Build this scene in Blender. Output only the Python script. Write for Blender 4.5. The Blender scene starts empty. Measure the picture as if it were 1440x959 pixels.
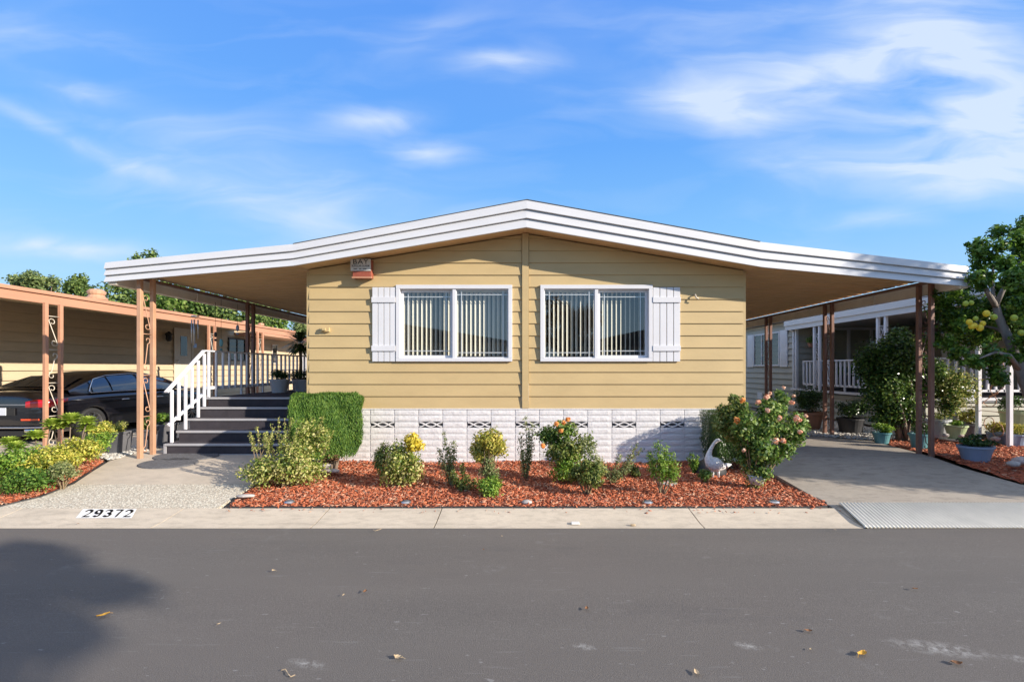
SKY_STR = .12; SKY_SAT = 1.0; SKY_HUE = .5; CLOUD = (4.3, 4.85, 5.6, 1); SUN_E = 5.0; EXPO = .62
import bpy, bmesh, math, random
import numpy as np
from mathutils import Vector, Matrix
random.seed(7); RNG = np.random.default_rng(7)
S = bpy.context.scene
COL = S.collection
F = 660.0; CX = 740.0; CY = 518.0; CH = 1.70

def at(px, py, d):                       # point seen at a photo pixel, d metres in front of the camera
    return Vector(((px-CX)/F*d, d, CH-(py-CY)/F*d))

# ------------------------------------------------------------------ materials
MATS = {}
def ramp(nt, fac, cols):
    r = nt.nodes.new('ShaderNodeValToRGB')
    el = r.color_ramp.elements
    while len(el) > 1: el.remove(el[-1])
    el[0].position = cols[0][0]; el[0].color = (*cols[0][1], 1)
    for p, c in cols[1:]:
        e = el.new(p); e.color = (*c, 1)
    nt.links.new(fac, r.inputs[0])
    return r.outputs[0]
def newmat(name):
    m = bpy.data.materials.new(name); m.use_nodes = True
    nt = m.node_tree; b = nt.nodes['Principled BSDF']
    MATS[name] = m
    return m, nt, b
def noise(nt, scale, detail=4, rough=.55, vec=None, stretch=None):
    if vec is None:
        vec = nt.nodes.new('ShaderNodeTexCoord').outputs['Object']
    if stretch:
        mp = nt.nodes.new('ShaderNodeMapping'); mp.inputs['Scale'].default_value = stretch
        nt.links.new(vec, mp.inputs[0]); vec = mp.outputs[0]
    n = nt.nodes.new('ShaderNodeTexNoise')
    n.inputs['Scale'].default_value = scale; n.inputs['Detail'].default_value = detail
    n.inputs['Roughness'].default_value = rough
    nt.links.new(vec, n.inputs['Vector'])
    return n.outputs['Fac']
def mul(c, k): return tuple(min(1, x*k) for x in c)
def bump(nt, b, h, strength, dist=.01):
    bp = nt.nodes.new('ShaderNodeBump'); bp.inputs['Strength'].default_value = strength
    bp.inputs['Distance'].default_value = dist
    nt.links.new(h, bp.inputs['Height']); nt.links.new(bp.outputs[0], b.inputs['Normal'])
def mixc(nt, fac, a, bcol, mode='MIX'):
    m = nt.nodes.new('ShaderNodeMix'); m.data_type = 'RGBA'; m.blend_type = mode
    if isinstance(fac, (int, float)): m.inputs[0].default_value = fac
    else: nt.links.new(fac, m.inputs[0])
    for i, v in ((6, a), (7, bcol)):
        if isinstance(v, tuple): m.inputs[i].default_value = (*v, 1)
        else: nt.links.new(v, m.inputs[i])
    return m.outputs[2]
def pm(name, col, rough=.6, metal=0, var=.12, scale=3, bscale=60, bstr=.15, stretch=None, spec=.5, coat=0, fine=0):
    m, nt, b = newmat(name)
    n = noise(nt, scale, 5, .6, stretch=stretch)
    c = ramp(nt, n, [(.3, mul(col, 1-var)), (.7, mul(col, 1+var))])
    if fine:
        n2 = noise(nt, bscale*1.5, 3, .7)
        c = mixc(nt, fine, c, ramp(nt, n2, [(.35, mul(col, .5)), (.65, mul(col, 1.5))]))
    nt.links.new(c, b.inputs['Base Color'])
    b.inputs['Roughness'].default_value = rough; b.inputs['Metallic'].default_value = metal
    b.inputs['Specular IOR Level'].default_value = spec
    b.inputs['Coat Weight'].default_value = coat; b.inputs['Coat Roughness'].default_value = .04
    if bstr: bump(nt, b, noise(nt, bscale, 4, .6), bstr)
    return m
def leafmat(name, cols, rough=.45, trans=.35, clump=2.5):
    m, nt, b = newmat(name)
    g = nt.nodes.new('ShaderNodeNewGeometry')
    n = noise(nt, clump, 2)
    mx = nt.nodes.new('ShaderNodeMath'); mx.operation = 'MULTIPLY_ADD'
    nt.links.new(n, mx.inputs[0]); mx.inputs[1].default_value = .9
    sub = nt.nodes.new('ShaderNodeMath'); sub.operation = 'SUBTRACT'
    nt.links.new(g.outputs['Random Per Island'], sub.inputs[0]); sub.inputs[1].default_value = .45
    nt.links.new(sub.outputs[0], mx.inputs[2])
    k = len(cols)
    c = ramp(nt, mx.outputs[0], [((i+.3)/(k-.4) if k > 1 else 0, cc) for i, cc in enumerate(cols)])
    nt.links.new(c, b.inputs['Base Color']); b.inputs['Roughness'].default_value = rough
    b.inputs['Specular IOR Level'].default_value = .4
    t = nt.nodes.new('ShaderNodeBsdfTranslucent'); nt.links.new(c, t.inputs[0])
    ms = nt.nodes.new('ShaderNodeMixShader'); ms.inputs[0].default_value = trans
    nt.links.new(b.outputs[0], ms.inputs[1]); nt.links.new(t.outputs[0], ms.inputs[2])
    nt.links.new(ms.outputs[0], nt.nodes['Material Output'].inputs[0])
    return m
def islandmat(name, cols, rough=.8, bstr=.2):
    m, nt, b = newmat(name)
    g = nt.nodes.new('ShaderNodeNewGeometry')
    k = len(cols)
    c = ramp(nt, g.outputs['Random Per Island'], [(i/(k-1), cc) for i, cc in enumerate(cols)])
    nt.links.new(c, b.inputs['Base Color']); b.inputs['Roughness'].default_value = rough
    if bstr: bump(nt, b, noise(nt, 90, 3), bstr)
    return m
def glassmat(name, tint=(.9, .95, .95), refl=.25):
    m, nt, b = newmat(name)
    tr = nt.nodes.new('ShaderNodeBsdfTransparent'); tr.inputs[0].default_value = (*tint, 1)
    gl = nt.nodes.new('ShaderNodeBsdfGlossy'); gl.inputs['Roughness'].default_value = .01
    ge = nt.nodes.new('ShaderNodeNewGeometry'); dt = nt.nodes.new('ShaderNodeVectorMath'); dt.operation = 'DOT_PRODUCT'
    nt.links.new(ge.outputs['Normal'], dt.inputs[0]); nt.links.new(ge.outputs['Incoming'], dt.inputs[1]); fr = dt
    for op, val in (('ABSOLUTE', None), ('SUBTRACT', 1), ('POWER', 5)):
        mm = nt.nodes.new('ShaderNodeMath'); mm.operation = op; src = fr.outputs['Value'] if 'Value' in fr.outputs else fr.outputs[0]
        if op == 'SUBTRACT': mm.inputs[0].default_value = 1; nt.links.new(src, mm.inputs[1])
        else:
            nt.links.new(src, mm.inputs[0])
            if val: mm.inputs[1].default_value = val
        fr = mm
    ad = nt.nodes.new('ShaderNodeMath'); ad.operation = 'ADD'; ad.use_clamp = True
    nt.links.new(fr.outputs[0], ad.inputs[0]); ad.inputs[1].default_value = refl
    ms = nt.nodes.new('ShaderNodeMixShader')
    nt.links.new(ad.outputs[0], ms.inputs[0]); nt.links.new(tr.outputs[0], ms.inputs[1]); nt.links.new(gl.outputs[0], ms.inputs[2])
    nt.links.new(ms.outputs[0], nt.nodes['Material Output'].inputs[0])
    return m

pm('siding', (.515, .38, .185), .65, var=.07, scale=1.2, bscale=40, bstr=.1, stretch=(1, 1, 3))
pm('trim_white', (.66, .66, .68), .45, var=.03, bstr=.04)
pm('fascia_white', (.59, .585, .59), .45, var=.04, scale=1.5, bstr=.04, stretch=(1, 1, 6))
pm('skirt_white', (.70, .685, .68), .75, var=.05, scale=5, bscale=22, bstr=.6)
pm('soffit', (.64, .42, .21), .6, var=.06, bstr=.04)
pm('gutter_beige', (.76, .68, .57), .5, var=.08, bstr=.03)
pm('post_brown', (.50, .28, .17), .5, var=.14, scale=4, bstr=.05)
pm('post_right_shaded', (.24, .12, .085), .5, var=.14, scale=4, bstr=.05)  # post brown darkened: shade on the right posts put into the colour
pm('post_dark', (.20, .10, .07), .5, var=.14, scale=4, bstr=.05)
pm('shingle', (.10, .095, .09), .9, var=.25, scale=9, bscale=120, bstr=.5)
pm('vent_dark', (.07, .07, .075), .7, var=.1, bstr=0)
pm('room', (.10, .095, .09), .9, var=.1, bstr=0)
m_, nt_, b_ = newmat('blind')
b_.inputs['Base Color'].default_value = (.72, .68, .58, 1); b_.inputs['Roughness'].default_value = .6
glassmat('window_glass', (.95, .97, .96), .15)
glassmat('dark_glass', (.3, .33, .35), .10)
pm('deck_dark', (.045, .038, .045), .85, var=.2, scale=6, bscale=200, bstr=.4)
pm('nosing', (.42, .41, .42), .6, var=.08, bstr=.05)
pm('rail_white', (.74, .74, .78), .5, var=.05, bstr=.05)
pm('tan_siding', (.54, .43, .28), .65, var=.06, bstr=.08, stretch=(1, 1, 3))
pm('orange_paint', (.50, .25, .15), .55, var=.10, scale=2, bstr=.08, stretch=(1, .4, 4))
pm('grey_siding', (.40, .39, .33), .65, var=.06, bstr=.08)
pm('cream', (.62, .55, .44), .6, var=.05, bstr=.05)
pm('black_metal', (.02, .02, .02), .5, bstr=0)
pm('steel', (.6, .6, .6), .35, 1, var=.1, bstr=.05)
pm('terracotta', (.33, .16, .10), .75, var=.15, bstr=.1)
pm('pot_black', (.025, .025, .028), .6, bstr=.05)
pm('pot_teal', (.10, .26, .28), .4, var=.15, bstr=.05)
pm('pot_bluegrey', (.22, .28, .38), .5, var=.08, bstr=.05)
pm('pot_green', (.42, .50, .27), .5, var=.1, bstr=.05)
pm('pot_white', (.55, .57, .60), .5, var=.08, bstr=.05)
pm('trough_grey', (.12, .12, .13), .6, var=.2, bstr=.1)
pm('soil', (.05, .035, .025), .95, var=.3, scale=30, bstr=.5)
pm('bark', (.20, .15, .11), .9, var=.35, scale=12, bscale=30, bstr=.8, stretch=(1, 1, .3))
pm('bark_grey', (.22, .19, .17), .9, var=.35, scale=12, bscale=30, bstr=.8, stretch=(1, 1, .3))
pm('twig', (.22, .16, .09), .85, var=.3, scale=12, bstr=.2)
pm('stone', (.42, .38, .35), .85, var=.3, scale=14, bscale=30, bstr=.6)
pm('stone_pink', (.50, .40, .36), .85, var=.25, scale=14, bscale=30, bstr=.6)
pm('edging', (.035, .033, .035), .6, bstr=.1)
pm('mat_black', (.12, .12, .125), .9, var=.7, scale=28, bscale=90, bstr=1.0, fine=.6)
pm('goose', (.85, .83, .80), .8, var=.30, scale=35, bscale=70, bstr=.5)
pm('alarm_red', (.30, .08, .045), .5, var=.25, scale=14, bstr=.05)
pm('alarm_plate', (.62, .60, .55), .6, var=.05, bstr=0)
pm('ink', (.02, .018, .018), .8, bstr=0, var=.05)
pm('ink_grey', (.12, .11, .11), .8, bstr=0, var=.05)
pm('number_white', (.80, .79, .77), .75, var=.06, scale=14, bscale=100, bstr=.2)
pm('ramp_metal', (.66, .62, .53), .75, .0, var=.07, scale=5, bstr=.1)
pm('rubber', (.02, .02, .021), .8, bstr=.05)
pm('car_paint', (.006, .006, .009), .25, .0, var=.1, bstr=0, coat=1.0)
pm('chrome', (.8, .8, .82), .12, 1, var=.02, bstr=0)
pm('car_glass', (.02, .025, .03), .03, 0, bstr=0, spec=1.0, coat=1)
pm('tail_red', (.45, .01, .02), .15, bstr=0, coat=1)
pm('tail_orange', (.7, .08, .02), .2, bstr=0, coat=1)
pm('plate_white', (.6, .63, .7), .5, bstr=0)
pm('plum_base', (.16, .08, .07), .8, var=.2)
pm('lemon', (.75, .55, .03), .45, var=.12, scale=8, bscale=150, bstr=.2)
pm('lemon_green', (.35, .42, .04), .45, var=.12, scale=8, bscale=150, bstr=.2)
pm('litter', (.72, .70, .66), .8)
leafmat('paper_leaf', [(.35, .12, .02), (.55, .28, .04), (.18, .08, .03)], .7, .2, 1)
pm('dead_brown', (.22, .10, .04), .8, var=.4, scale=30)
pm('dead_yellow', (.62, .33, .04), .7, var=.4, scale=30)
pm('dead_tan', (.48, .36, .22), .8, var=.3, scale=30)
pm('curtain_teal', (.22, .50, .46), .8, var=.2, scale=2, stretch=(6, 6, .2))
pm('grey_wall', (.45, .44, .42), .7, var=.05)
pm('roof_tan', (.42, .36, .29), .8, var=.1)
# foliage
leafmat('lf_green', [(.04, .10, .015), (.10, .20, .03), (.20, .32, .06), (.30, .38, .10)])
leafmat('lf_hedge', [(.20, .28, .03), (.48, .46, .06), (.72, .64, .14)])
leafmat('lf_aeon', [(.30, .42, .05), (.44, .56, .09), (.56, .64, .15)], .5, .3)
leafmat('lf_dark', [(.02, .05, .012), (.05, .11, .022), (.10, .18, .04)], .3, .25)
leafmat('lf_lemon', [(.04, .11, .014), (.10, .20, .025), (.21, .34, .05)], .3, .35)
leafmat('lf_varieg', [(.12, .20, .03), (.26, .33, .06), (.48, .48, .13), (.66, .60, .26)])
leafmat('lf_yellow', [(.50, .40, .03), (.75, .58, .05), (.80, .70, .12)])
leafmat('lf_yellowgreen', [(.18, .22, .03), (.46, .42, .07), (.70, .58, .14)])
leafmat('lf_sage', [(.12, .17, .06), (.26, .31, .11), (.42, .43, .20)])
leafmat('lf_olive', [(.07, .12, .02), (.18, .24, .05), (.36, .36, .11)])
leafmat('lf_bright', [(.08, .19, .02), (.19, .34, .04), (.36, .48, .08)])
leafmat('lf_juniper', [(.035, .10, .012), (.09, .20, .025), (.20, .32, .05)], .6, .3, 7)
leafmat('lf_brown', [(.12, .06, .03), (.22, .12, .06), (.30, .2, .1)], .8, .1)
leafmat('lf_far', [(.06, .11, .03), (.13, .21, .05), (.26, .34, .09)], .6, .3, .5)
leafmat('lf_farlight', [(.10, .15, .05), (.18, .25, .08), (.28, .33, .12)], .6, .3, .5)
leafmat('petal_orange', [(.85, .30, .05), (.90, .42, .12), (.95, .60, .25)], .6, .3, 6)
leafmat('petal_peach', [(.85, .38, .24), (.90, .56, .38), (.92, .76, .58)], .6, .3, 6)
islandmat('mulch_chip', [(.24, .05, .02), (.46, .12, .045), (.60, .20, .09), (.36, .08, .03), (.66, .40, .26), (.20, .05, .025), (.54, .14, .055), (.50, .18, .10)], .85)
islandmat('gravel_white', [(.45, .42, .37), (.62, .60, .55), (.33, .30, .27), (.70, .68, .64)], .85)
pm('mulch_base', (.30, .07, .027), .95, var=.4, scale=25, bscale=50, bstr=1)
# asphalt
m_, nt, b = newmat('asphalt')
tc = nt.nodes.new('ShaderNodeTexCoord').outputs['Object']
n1 = noise(nt, 1.0, 5, .6, tc, (.22, 1.3, 1)); n2 = noise(nt, 150, 3, .8, tc); n3 = noise(nt, .35, 3, .5, tc)
c = ramp(nt, n1, [(.3, (.128, .114, .101)), (.7, (.170, .152, .134))])
c = mixc(nt, .5, c, ramp(nt, n2, [(.34, (.040, .037, .035)), (.55, (.115, .106, .098)), (.75, (.30, .285, .265))]))
c = mixc(nt, ramp(nt, n3, [(.35, (0, 0, 0)), (.7, (.35, .35, .35))]), c, (.150, .125, .110))
n8 = noise(nt, .55, 6, .7, tc, (.5, 1.6, 1))
c = mixc(nt, ramp(nt, n8, [(.56, (0, 0, 0)), (.66, (.35, .35, .35))]), c, (.075, .072, .072))
n5 = noise(nt, 1.7, 6, .7, tc)
c = mixc(nt, ramp(nt, n5, [(.62, (0, 0, 0)), (.70, (.30, .30, .30))]), c, (.24, .23, .22))
n6 = noise(nt, 22, 2, .5, tc, (.6, 1.4, 1))
c = mixc(nt, ramp(nt, n6, [(.715, (0, 0, 0)), (.76, (.45, .45, .45))]), c, (.32, .31, .30))
n9 = noise(nt, 9, 3, .6, tc, (.25, 3.0, 1))
c = mixc(nt, ramp(nt, n9, [(.64, (0, 0, 0)), (.70, (.28, .28, .28))]), c, (.22, .21, .20))
for sx_, sy_, sa_, sb_ in ((2.50, 2.83, .34, .10), (2.9, 2.72, .16, .05), (-1.25, 2.68, .16, .05), (1.35, 2.86, .10, .05), (.35, 2.85, .08, .04)):   # pale scuffs on the asphalt
    mp_ = nt.nodes.new('ShaderNodeMapping'); mp_.vector_type = 'TEXTURE'; mp_.inputs['Location'].default_value = (sx_, sy_, 0); mp_.inputs['Scale'].default_value = (sa_, sb_, 1); mp_.inputs['Rotation'].default_value = (0, 0, -.25)
    nt.links.new(tc, mp_.inputs[0]); gr_ = nt.nodes.new('ShaderNodeTexGradient'); gr_.gradient_type = 'SPHERICAL'; nt.links.new(mp_.outputs[0], gr_.inputs[0])
    ml_ = nt.nodes.new('ShaderNodeMath'); ml_.operation = 'MULTIPLY'; nt.links.new(gr_.outputs[1], ml_.inputs[0]); nt.links.new(ramp(nt, noise(nt, 28, 4, .7, tc), [(.42, (0, 0, 0)), (.62, (1, 1, 1))]), ml_.inputs[1])
    c = mixc(nt, ml_.outputs[0], c, (.36, .35, .33))
nt.links.new(c, b.inputs['Base Color']); b.inputs['Roughness'].default_value = .85
bump(nt, b, n2, .6, .008)
# concrete
def concrete(name, col, agg=0, st=.4):
    m_, nt, b = newmat(name)
    tc = nt.nodes.new('ShaderNodeTexCoord').outputs['Object']
    n1 = noise(nt, 1.3, 7, .65, tc); n2 = noise(nt, 130, 3, .7, tc); n4 = noise(nt, 4.5, 5, .7, tc, (1, 2.5, 1))
    c = ramp(nt, n1, [(.3, mul(col, .80)), (.5, col), (.72, mul(col, 1.14))])
    c = mixc(nt, .30, c, ramp(nt, n2, [(.3, mul(col, .5)), (.7, mul(col, 1.35))]))
    c = mixc(nt, ramp(nt, n4, [(.48, (0, 0, 0)), (.68, (st, st, st))]), c, mul(col, .60))
    if agg:
        v = nt.nodes.new('ShaderNodeTexVoronoi'); v.inputs['Scale'].default_value = 55
        nt.links.new(tc, v.inputs['Vector'])
        c2 = ramp(nt, v.outputs['Color'], [(0, mul(col, .55)), (.4, mul(col, 1.0)), (1, mul(col, 1.6))])
        c = mixc(nt, ramp(nt, v.outputs['Distance'], [(.35, (.85, .85, .85)), (.6, (.1, .1, .1))]), mul(col, .45), c2)
        bump(nt, b, v.outputs['Distance'], .6, -.006)
    else:
        bump(nt, b, n2, .3, .004)
    nt.links.new(c, b.inputs['Base Color']); b.inputs['Roughness'].default_value = .88
concrete('concrete_gutter', (.56, .48, .375), 0, .6); concrete('concrete_slab', (.54, .46, .36))
concrete('concrete_drive', (.36, .315, .26), 0, .75); concrete('concrete_agg', (.78, .68, .53), 1); concrete('ground_dirt', (.26, .22, .17))

# ------------------------------------------------------------------ mesh helpers
def setp(o, label=None, cat=None, group=None, kind=None):
    for k, v in (('label', label), ('category', cat), ('group', group), ('kind', kind)):
        if v: o[k] = v
    return o
def wloc(o):
    v = Vector((0, 0, 0))
    while o is not None:
        v += o.location; o = o.parent
    return v
def thing(name, loc, label, cat, group=None):
    o = bpy.data.objects.new(name, None); COL.objects.link(o); o.location = loc
    o.empty_display_size = .1
    return setp(o, label, cat, group)
class MB:
    def __init__(s): s.v = []; s.f = []
    def add(s, vs, fs):
        n = len(s.v); s.v += [tuple(p) for p in vs]; s.f += [tuple(i+n for i in f) for f in fs]; return s
    def box(s, x0, x1, y0, y1, z0, z1):
        return s.add([(x0, y0, z0), (x1, y0, z0), (x1, y1, z0), (x0, y1, z0), (x0, y0, z1), (x1, y0, z1), (x1, y1, z1), (x0, y1, z1)],
                     [(3, 2, 1, 0), (4, 5, 6, 7), (0, 1, 5, 4), (1, 2, 6, 5), (2, 3, 7, 6), (3, 0, 4, 7)])
    def bar(s, a, b, w, h, up=(0, 0, 1)):
        a = Vector(a); b = Vector(b); d = (b-a).normalized(); u = Vector(up)
        r = d.cross(u).normalized(); u = r.cross(d)
        c = []
        for p in (a, b):
            for i, j in ((-1, -1), (1, -1), (1, 1), (-1, 1)): c.append(p+r*(i*w/2)+u*(j*h/2))
        return s.add(c, [(0, 1, 2, 3), (7, 6, 5, 4), (0, 4, 5, 1), (1, 5, 6, 2), (2, 6, 7, 3), (3, 7, 4, 0)])
    def tube(s, pts, r, n=6, cap=True):
        pts = [Vector(p) for p in pts]
        rs = r if isinstance(r, (list, tuple)) else [r]*len(pts)
        vs = []; fs = []; ref = None
        for i, p in enumerate(pts):
            d = (pts[min(i+1, len(pts)-1)]-pts[max(i-1, 0)])
            d = d.normalized() if d.length > 1e-9 else Vector((0, 0, 1))
            if ref is None: ref = d.orthogonal().normalized()
            ref = (ref-d*ref.dot(d)); ref = ref.normalized() if ref.length > 1e-6 else d.orthogonal().normalized()
            q = d.cross(ref)
            for k in range(n):
                t = 2*math.pi*k/n; vs.append(p+(ref*math.cos(t)+q*math.sin(t))*rs[i])
        for i in range(len(pts)-1):
            for k in range(n):
                a = i*n+k; b = i*n+(k+1) % n; fs.append((a, b, b+n, a+n))
        if cap: fs.append(tuple(range(n))[::-1]); fs.append(tuple(range((len(pts)-1)*n, len(pts)*n)))
        return s.add(vs, fs)
    def lathe(s, c, prof, n=24, sx=1, sy=1):
        vs = []; fs = []
        for r, z in prof:
            for k in range(n):
                t = 2*math.pi*k/n; vs.append((c[0]+r*sx*math.cos(t), c[1]+r*sy*math.sin(t), c[2]+z))
        for i in range(len(prof)-1):
            for k in range(n):
                a = i*n+k; b = i*n+(k+1) % n; fs.append((a, b, b+n, a+n))
        return s.add(vs, fs)
    def prism(s, poly, z0, z1):              # poly in xy, z numbers or functions
        f0 = z0 if callable(z0) else (lambda x, y: z0); f1 = z1 if callable(z1) else (lambda x, y: z1)
        n = len(poly); vs = [(x, y, f0(x, y)) for x, y in poly]+[(x, y, f1(x, y)) for x, y in poly]
        fs = [tuple(range(n))[::-1], tuple(range(n, 2*n))]+[(i, (i+1) % n, n+(i+1) % n, n+i) for i in range(n)]
        return s.add(vs, fs)
    def ball(s, c, r, sub=2, jit=0, sc=(1, 1, 1)):
        bm = bmesh.new(); bmesh.ops.create_icosphere(bm, subdivisions=sub, radius=1)
        vs = []
        for v in bm.verts:
            k = r*(1+random.uniform(-jit, jit)); vs.append((c[0]+v.co.x*k*sc[0], c[1]+v.co.y*k*sc[1], c[2]+v.co.z*k*sc[2]))
        fs = [tuple(v.index for v in f.verts) for f in bm.faces]; bm.free()
        return s.add(vs, fs)
    def build(s, name, m, parent=None, smooth=False, bevel=0, subd=0, label=None):
        me = bpy.data.meshes.new(name)
        off = wloc(parent) if parent else Vector((0, 0, 0))
        vs = [(v[0]-off[0], v[1]-off[1], v[2]-off[2]) for v in s.v]
        me.from_pydata(vs, [], s.f); me.update()
        bm = bmesh.new(); bm.from_mesh(me); bmesh.ops.recalc_face_normals(bm, faces=bm.faces); bm.to_mesh(me); bm.free()
        me.materials.append(MATS[m])
        if smooth: me.polygons.foreach_set('use_smooth', [True]*len(me.polygons))
        o = bpy.data.objects.new(name, me); COL.objects.link(o); o.parent = parent
        if bevel:
            b = o.modifiers.new('b', 'BEVEL'); b.width = bevel; b.segments = 2; b.limit_method = 'ANGLE'
            b.harden_normals = False
        if subd:
            q = o.modifiers.new('s', 'SUBSURF'); q.levels = subd; q.render_levels = subd
        if label: o['label'] = label
        return o
def npmesh(name, V, Fq, m, parent=None, mats=None, midx=None, smooth=False):
    off = wloc(parent) if parent else Vector((0, 0, 0))
    V = np.asarray(V, dtype=np.float32)-np.array(off, dtype=np.float32)
    me = bpy.data.meshes.new(name); nf, k = Fq.shape
    me.vertices.add(len(V)); me.vertices.foreach_set('co', V.ravel())
    me.loops.add(nf*k); me.loops.foreach_set('vertex_index', Fq.ravel().astype(np.int32))
    me.polygons.add(nf); me.polygons.foreach_set('loop_start', np.arange(0, nf*k, k, dtype=np.int32))
    me.polygons.foreach_set('loop_total', np.full(nf, k, dtype=np.int32))
    if smooth: me.polygons.foreach_set('use_smooth', np.ones(nf, dtype=bool))
    me.update(calc_edges=True); me.validate()
    me.materials.append(MATS[m])
    o = bpy.data.objects.new(name, me); COL.objects.link(o); o.parent = parent
    return o
def unit(a): return a/np.maximum(np.linalg.norm(a, axis=-1, keepdims=True), 1e-9)
def leafgeo(P, N, A, L, W):
    """P centres, N normals, A axis, L lengths, W widths -> folded 4-vertex leaves"""
    A = unit(A-N*np.sum(A*N, 1, keepdims=True)); B = np.cross(N, A)
    L = L[:, None]; W = W[:, None]
    V = np.stack([P-A*L*.5, P+B*W*.5+N*W*.22+A*L*.06, P+A*L*.5-N*L*.10, P-B*W*.5+N*W*.22+A*L*.06], 1).reshape(-1, 3)
    Q = np.arange(len(P)*4).reshape(-1, 4)
    return V, Q
def leafcloud(name, m, parent, cl, n, size, asp=.5, shell=.5, up=.35, seed=1, axisup=0., flat=1., gmin=None):
    """cl: list of (x,y,z,r) or (x,y,z,rx,ry,rz)"""
    g = np.random.default_rng(seed)
    C = np.array([c[:3] for c in cl], float); R = np.array([(c[3:] if len(c) == 6 else (c[3], c[3], c[3]*flat)) for c in cl], float)
    w = R.prod(1)**(2/3); w /= w.sum()
    i = g.choice(len(C), n, p=w)
    d = unit(g.normal(size=(n, 3)))
    rad = g.random(n)**shell
    P = C[i]+d*R[i]*rad[:, None]*(1+.12*g.normal(size=(n, 1)))
    N = unit(d*.7+g.normal(size=(n, 3))*.55+np.array([0, -.1, up]))
    A = g.normal(size=(n, 3))+d*.8+np.array([0, 0, axisup])
    L = size*g.uniform(.65, 1.3, n); W = L*asp
    if gmin is not None: k = P[:, 2] > gmin; P, N, A, L, W = P[k], N[k], A[k], L[k], W[k]
    V, Q = leafgeo(P, N, A, L, W)
    return npmesh(name, V, Q, m, parent)
def scatter_on(name, m, parent, P, N, size, asp, axis, seed=3, jn=.3, ja=.3):
    g = np.random.default_rng(seed); n = len(P)
    N = unit(N+g.normal(size=(n, 3))*jn); A = axis+g.normal(size=(n, 3))*ja
    L = size*g.uniform(.6, 1.4, n)
    V, Q = leafgeo(P, N, A, L, L*asp)
    return npmesh(name, V, Q, m, parent)
def lump(c, size, n, seed, spread=1.0, rr=(.35, .6)):
    """n overlapping sub-clusters in an ellipsoid (rx,ry,rz)"""
    r = random.Random(seed); out = []
    rx, ry, rz = size
    for k in range(n):
        while True:
            a, b, q = (r.uniform(-1, 1) for _ in range(3))
            if a*a+b*b+q*q <= 1: break
        kk = r.uniform(*rr)
        out.append((c[0]+a*rx*(1-kk*.8)*spread, c[1]+b*ry*(1-kk*.8)*spread, c[2]+q*rz*(1-kk*.8)*spread, rx*kk, ry*kk, rz*kk))
    return out
def stems(name, m, parent, base, tips, r0=.012, r1=.003, seed=1, n=5, wob=.04):
    r = random.Random(seed); mb = MB()
    for t in tips:
        b = Vector(base)+Vector((r.uniform(-1, 1)*r0*2, r.uniform(-1, 1)*r0*2, 0)); t = Vector(t[:3])
        pts = []; m1 = b.lerp(t, .5)+Vector((r.uniform(-wob, wob), r.uniform(-wob, wob), abs(t.z-b.z)*.12))
        for k in range(6):
            u = k/5; p = b*(1-u)**2+m1*2*u*(1-u)+t*u*u; pts.append(p)
        mb.tube(pts, [r0+(r1-r0)*k/5 for k in range(6)], n)
    return mb.build(name, m, parent, smooth=True)
# ================================================================== SETTING
def struct(o): o['kind'] = 'structure'; return o
def stuff(o, label, cat): o['kind'] = 'stuff'; o['label'] = label; o['category'] = cat; return o
def profile_sheet(name, prof, x0, x1, m, nx=2):
    xs = np.linspace(x0, x1, nx); V = [(x, y, z) for y, z in prof for x in xs]
    Q = [(j*nx+i, j*nx+i+1, (j+1)*nx+i+1, (j+1)*nx+i) for j in range(len(prof)-1) for i in range(nx-1)]
    return npmesh(name, np.array(V), np.array(Q), m)
struct(profile_sheet('ground', [(-250, -.03), (4.9, -.03), (5.45, .0), (5.6, .03), (7.9, .08), (9, .15), (30, .16), (400, .16)], -300, 300, 'ground_dirt'))
rp = [(-3.2, 0), (0, .02), (2, .018), (4.9, .0), (5.02, -.002)]
struct(profile_sheet('road', rp, -80, 80, 'asphalt'))
# rolled concrete gutter in slabs
mb = MB()
gz = [(5.0, .002), (5.06, .006), (5.14, .010), (5.22, .022), (5.47, .062), (5.49, .066)]
js = [-30, -24, -18, -12, -9.4, -7.0, -5.9, -4.0, -2.3, -.985, 1.9, 3.62, 4.6, 7.5, 10.5, 14, 20, 30]
for a, b in zip(js[:-1], js[1:]):
    a += .006; b -= .006; n = len(mb.v); k = len(gz)
    vs = [(x, y, z) for x in (a, b) for y, z in gz]+[(x, y, -.1) for x in (a, b) for y in (5.0, 5.49)]
    fs = [(i, i+1, k+i+1, k+i) for i in range(k-1)]
    fs += [(0, k, 2*k+2, 2*k), (k-1, 2*k+1, 2*k+3, 2*k-1), tuple(range(k-1, -1, -1))+(2*k, 2*k+1), tuple(range(k, 2*k))+(2*k+3, 2*k+2)]
    mb.add(vs, fs)
struct(mb.build('gutter', 'concrete_gutter'))
struct(profile_sheet('gutter_opposite', [(-3.9, .07), (-3.6, .05), (-3.3, .01), (-3.2, -.002)], -60, 60, 'concrete_gutter'))
def dz(x, y):                                      # surface height of drives and paths
    t = min(1, max(0, (y-5.49)/2.4)); return .066+.145*t+(.055*t if x < -3 else 0)
def slab(name, polys, m, th=.2, lift=0):
    mb = MB()
    for p in polys: mb.prism(p, lambda x, y: dz(x, y)-th, lambda x, y: dz(x, y)+lift)
    return struct(mb.build(name, m))
edgeL = [(-6.22, 5.49), (-6.05, 5.85), (-6.10, 6.3), (-6.38, 6.9), (-6.62, 7.45)]
slab('path_aggregate', [[(-6.22, 5.495), (-3.62, 5.495), (-3.66, 6.34), (-6.12, 6.34), (-6.05, 5.85)]], 'concrete_agg')
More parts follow.
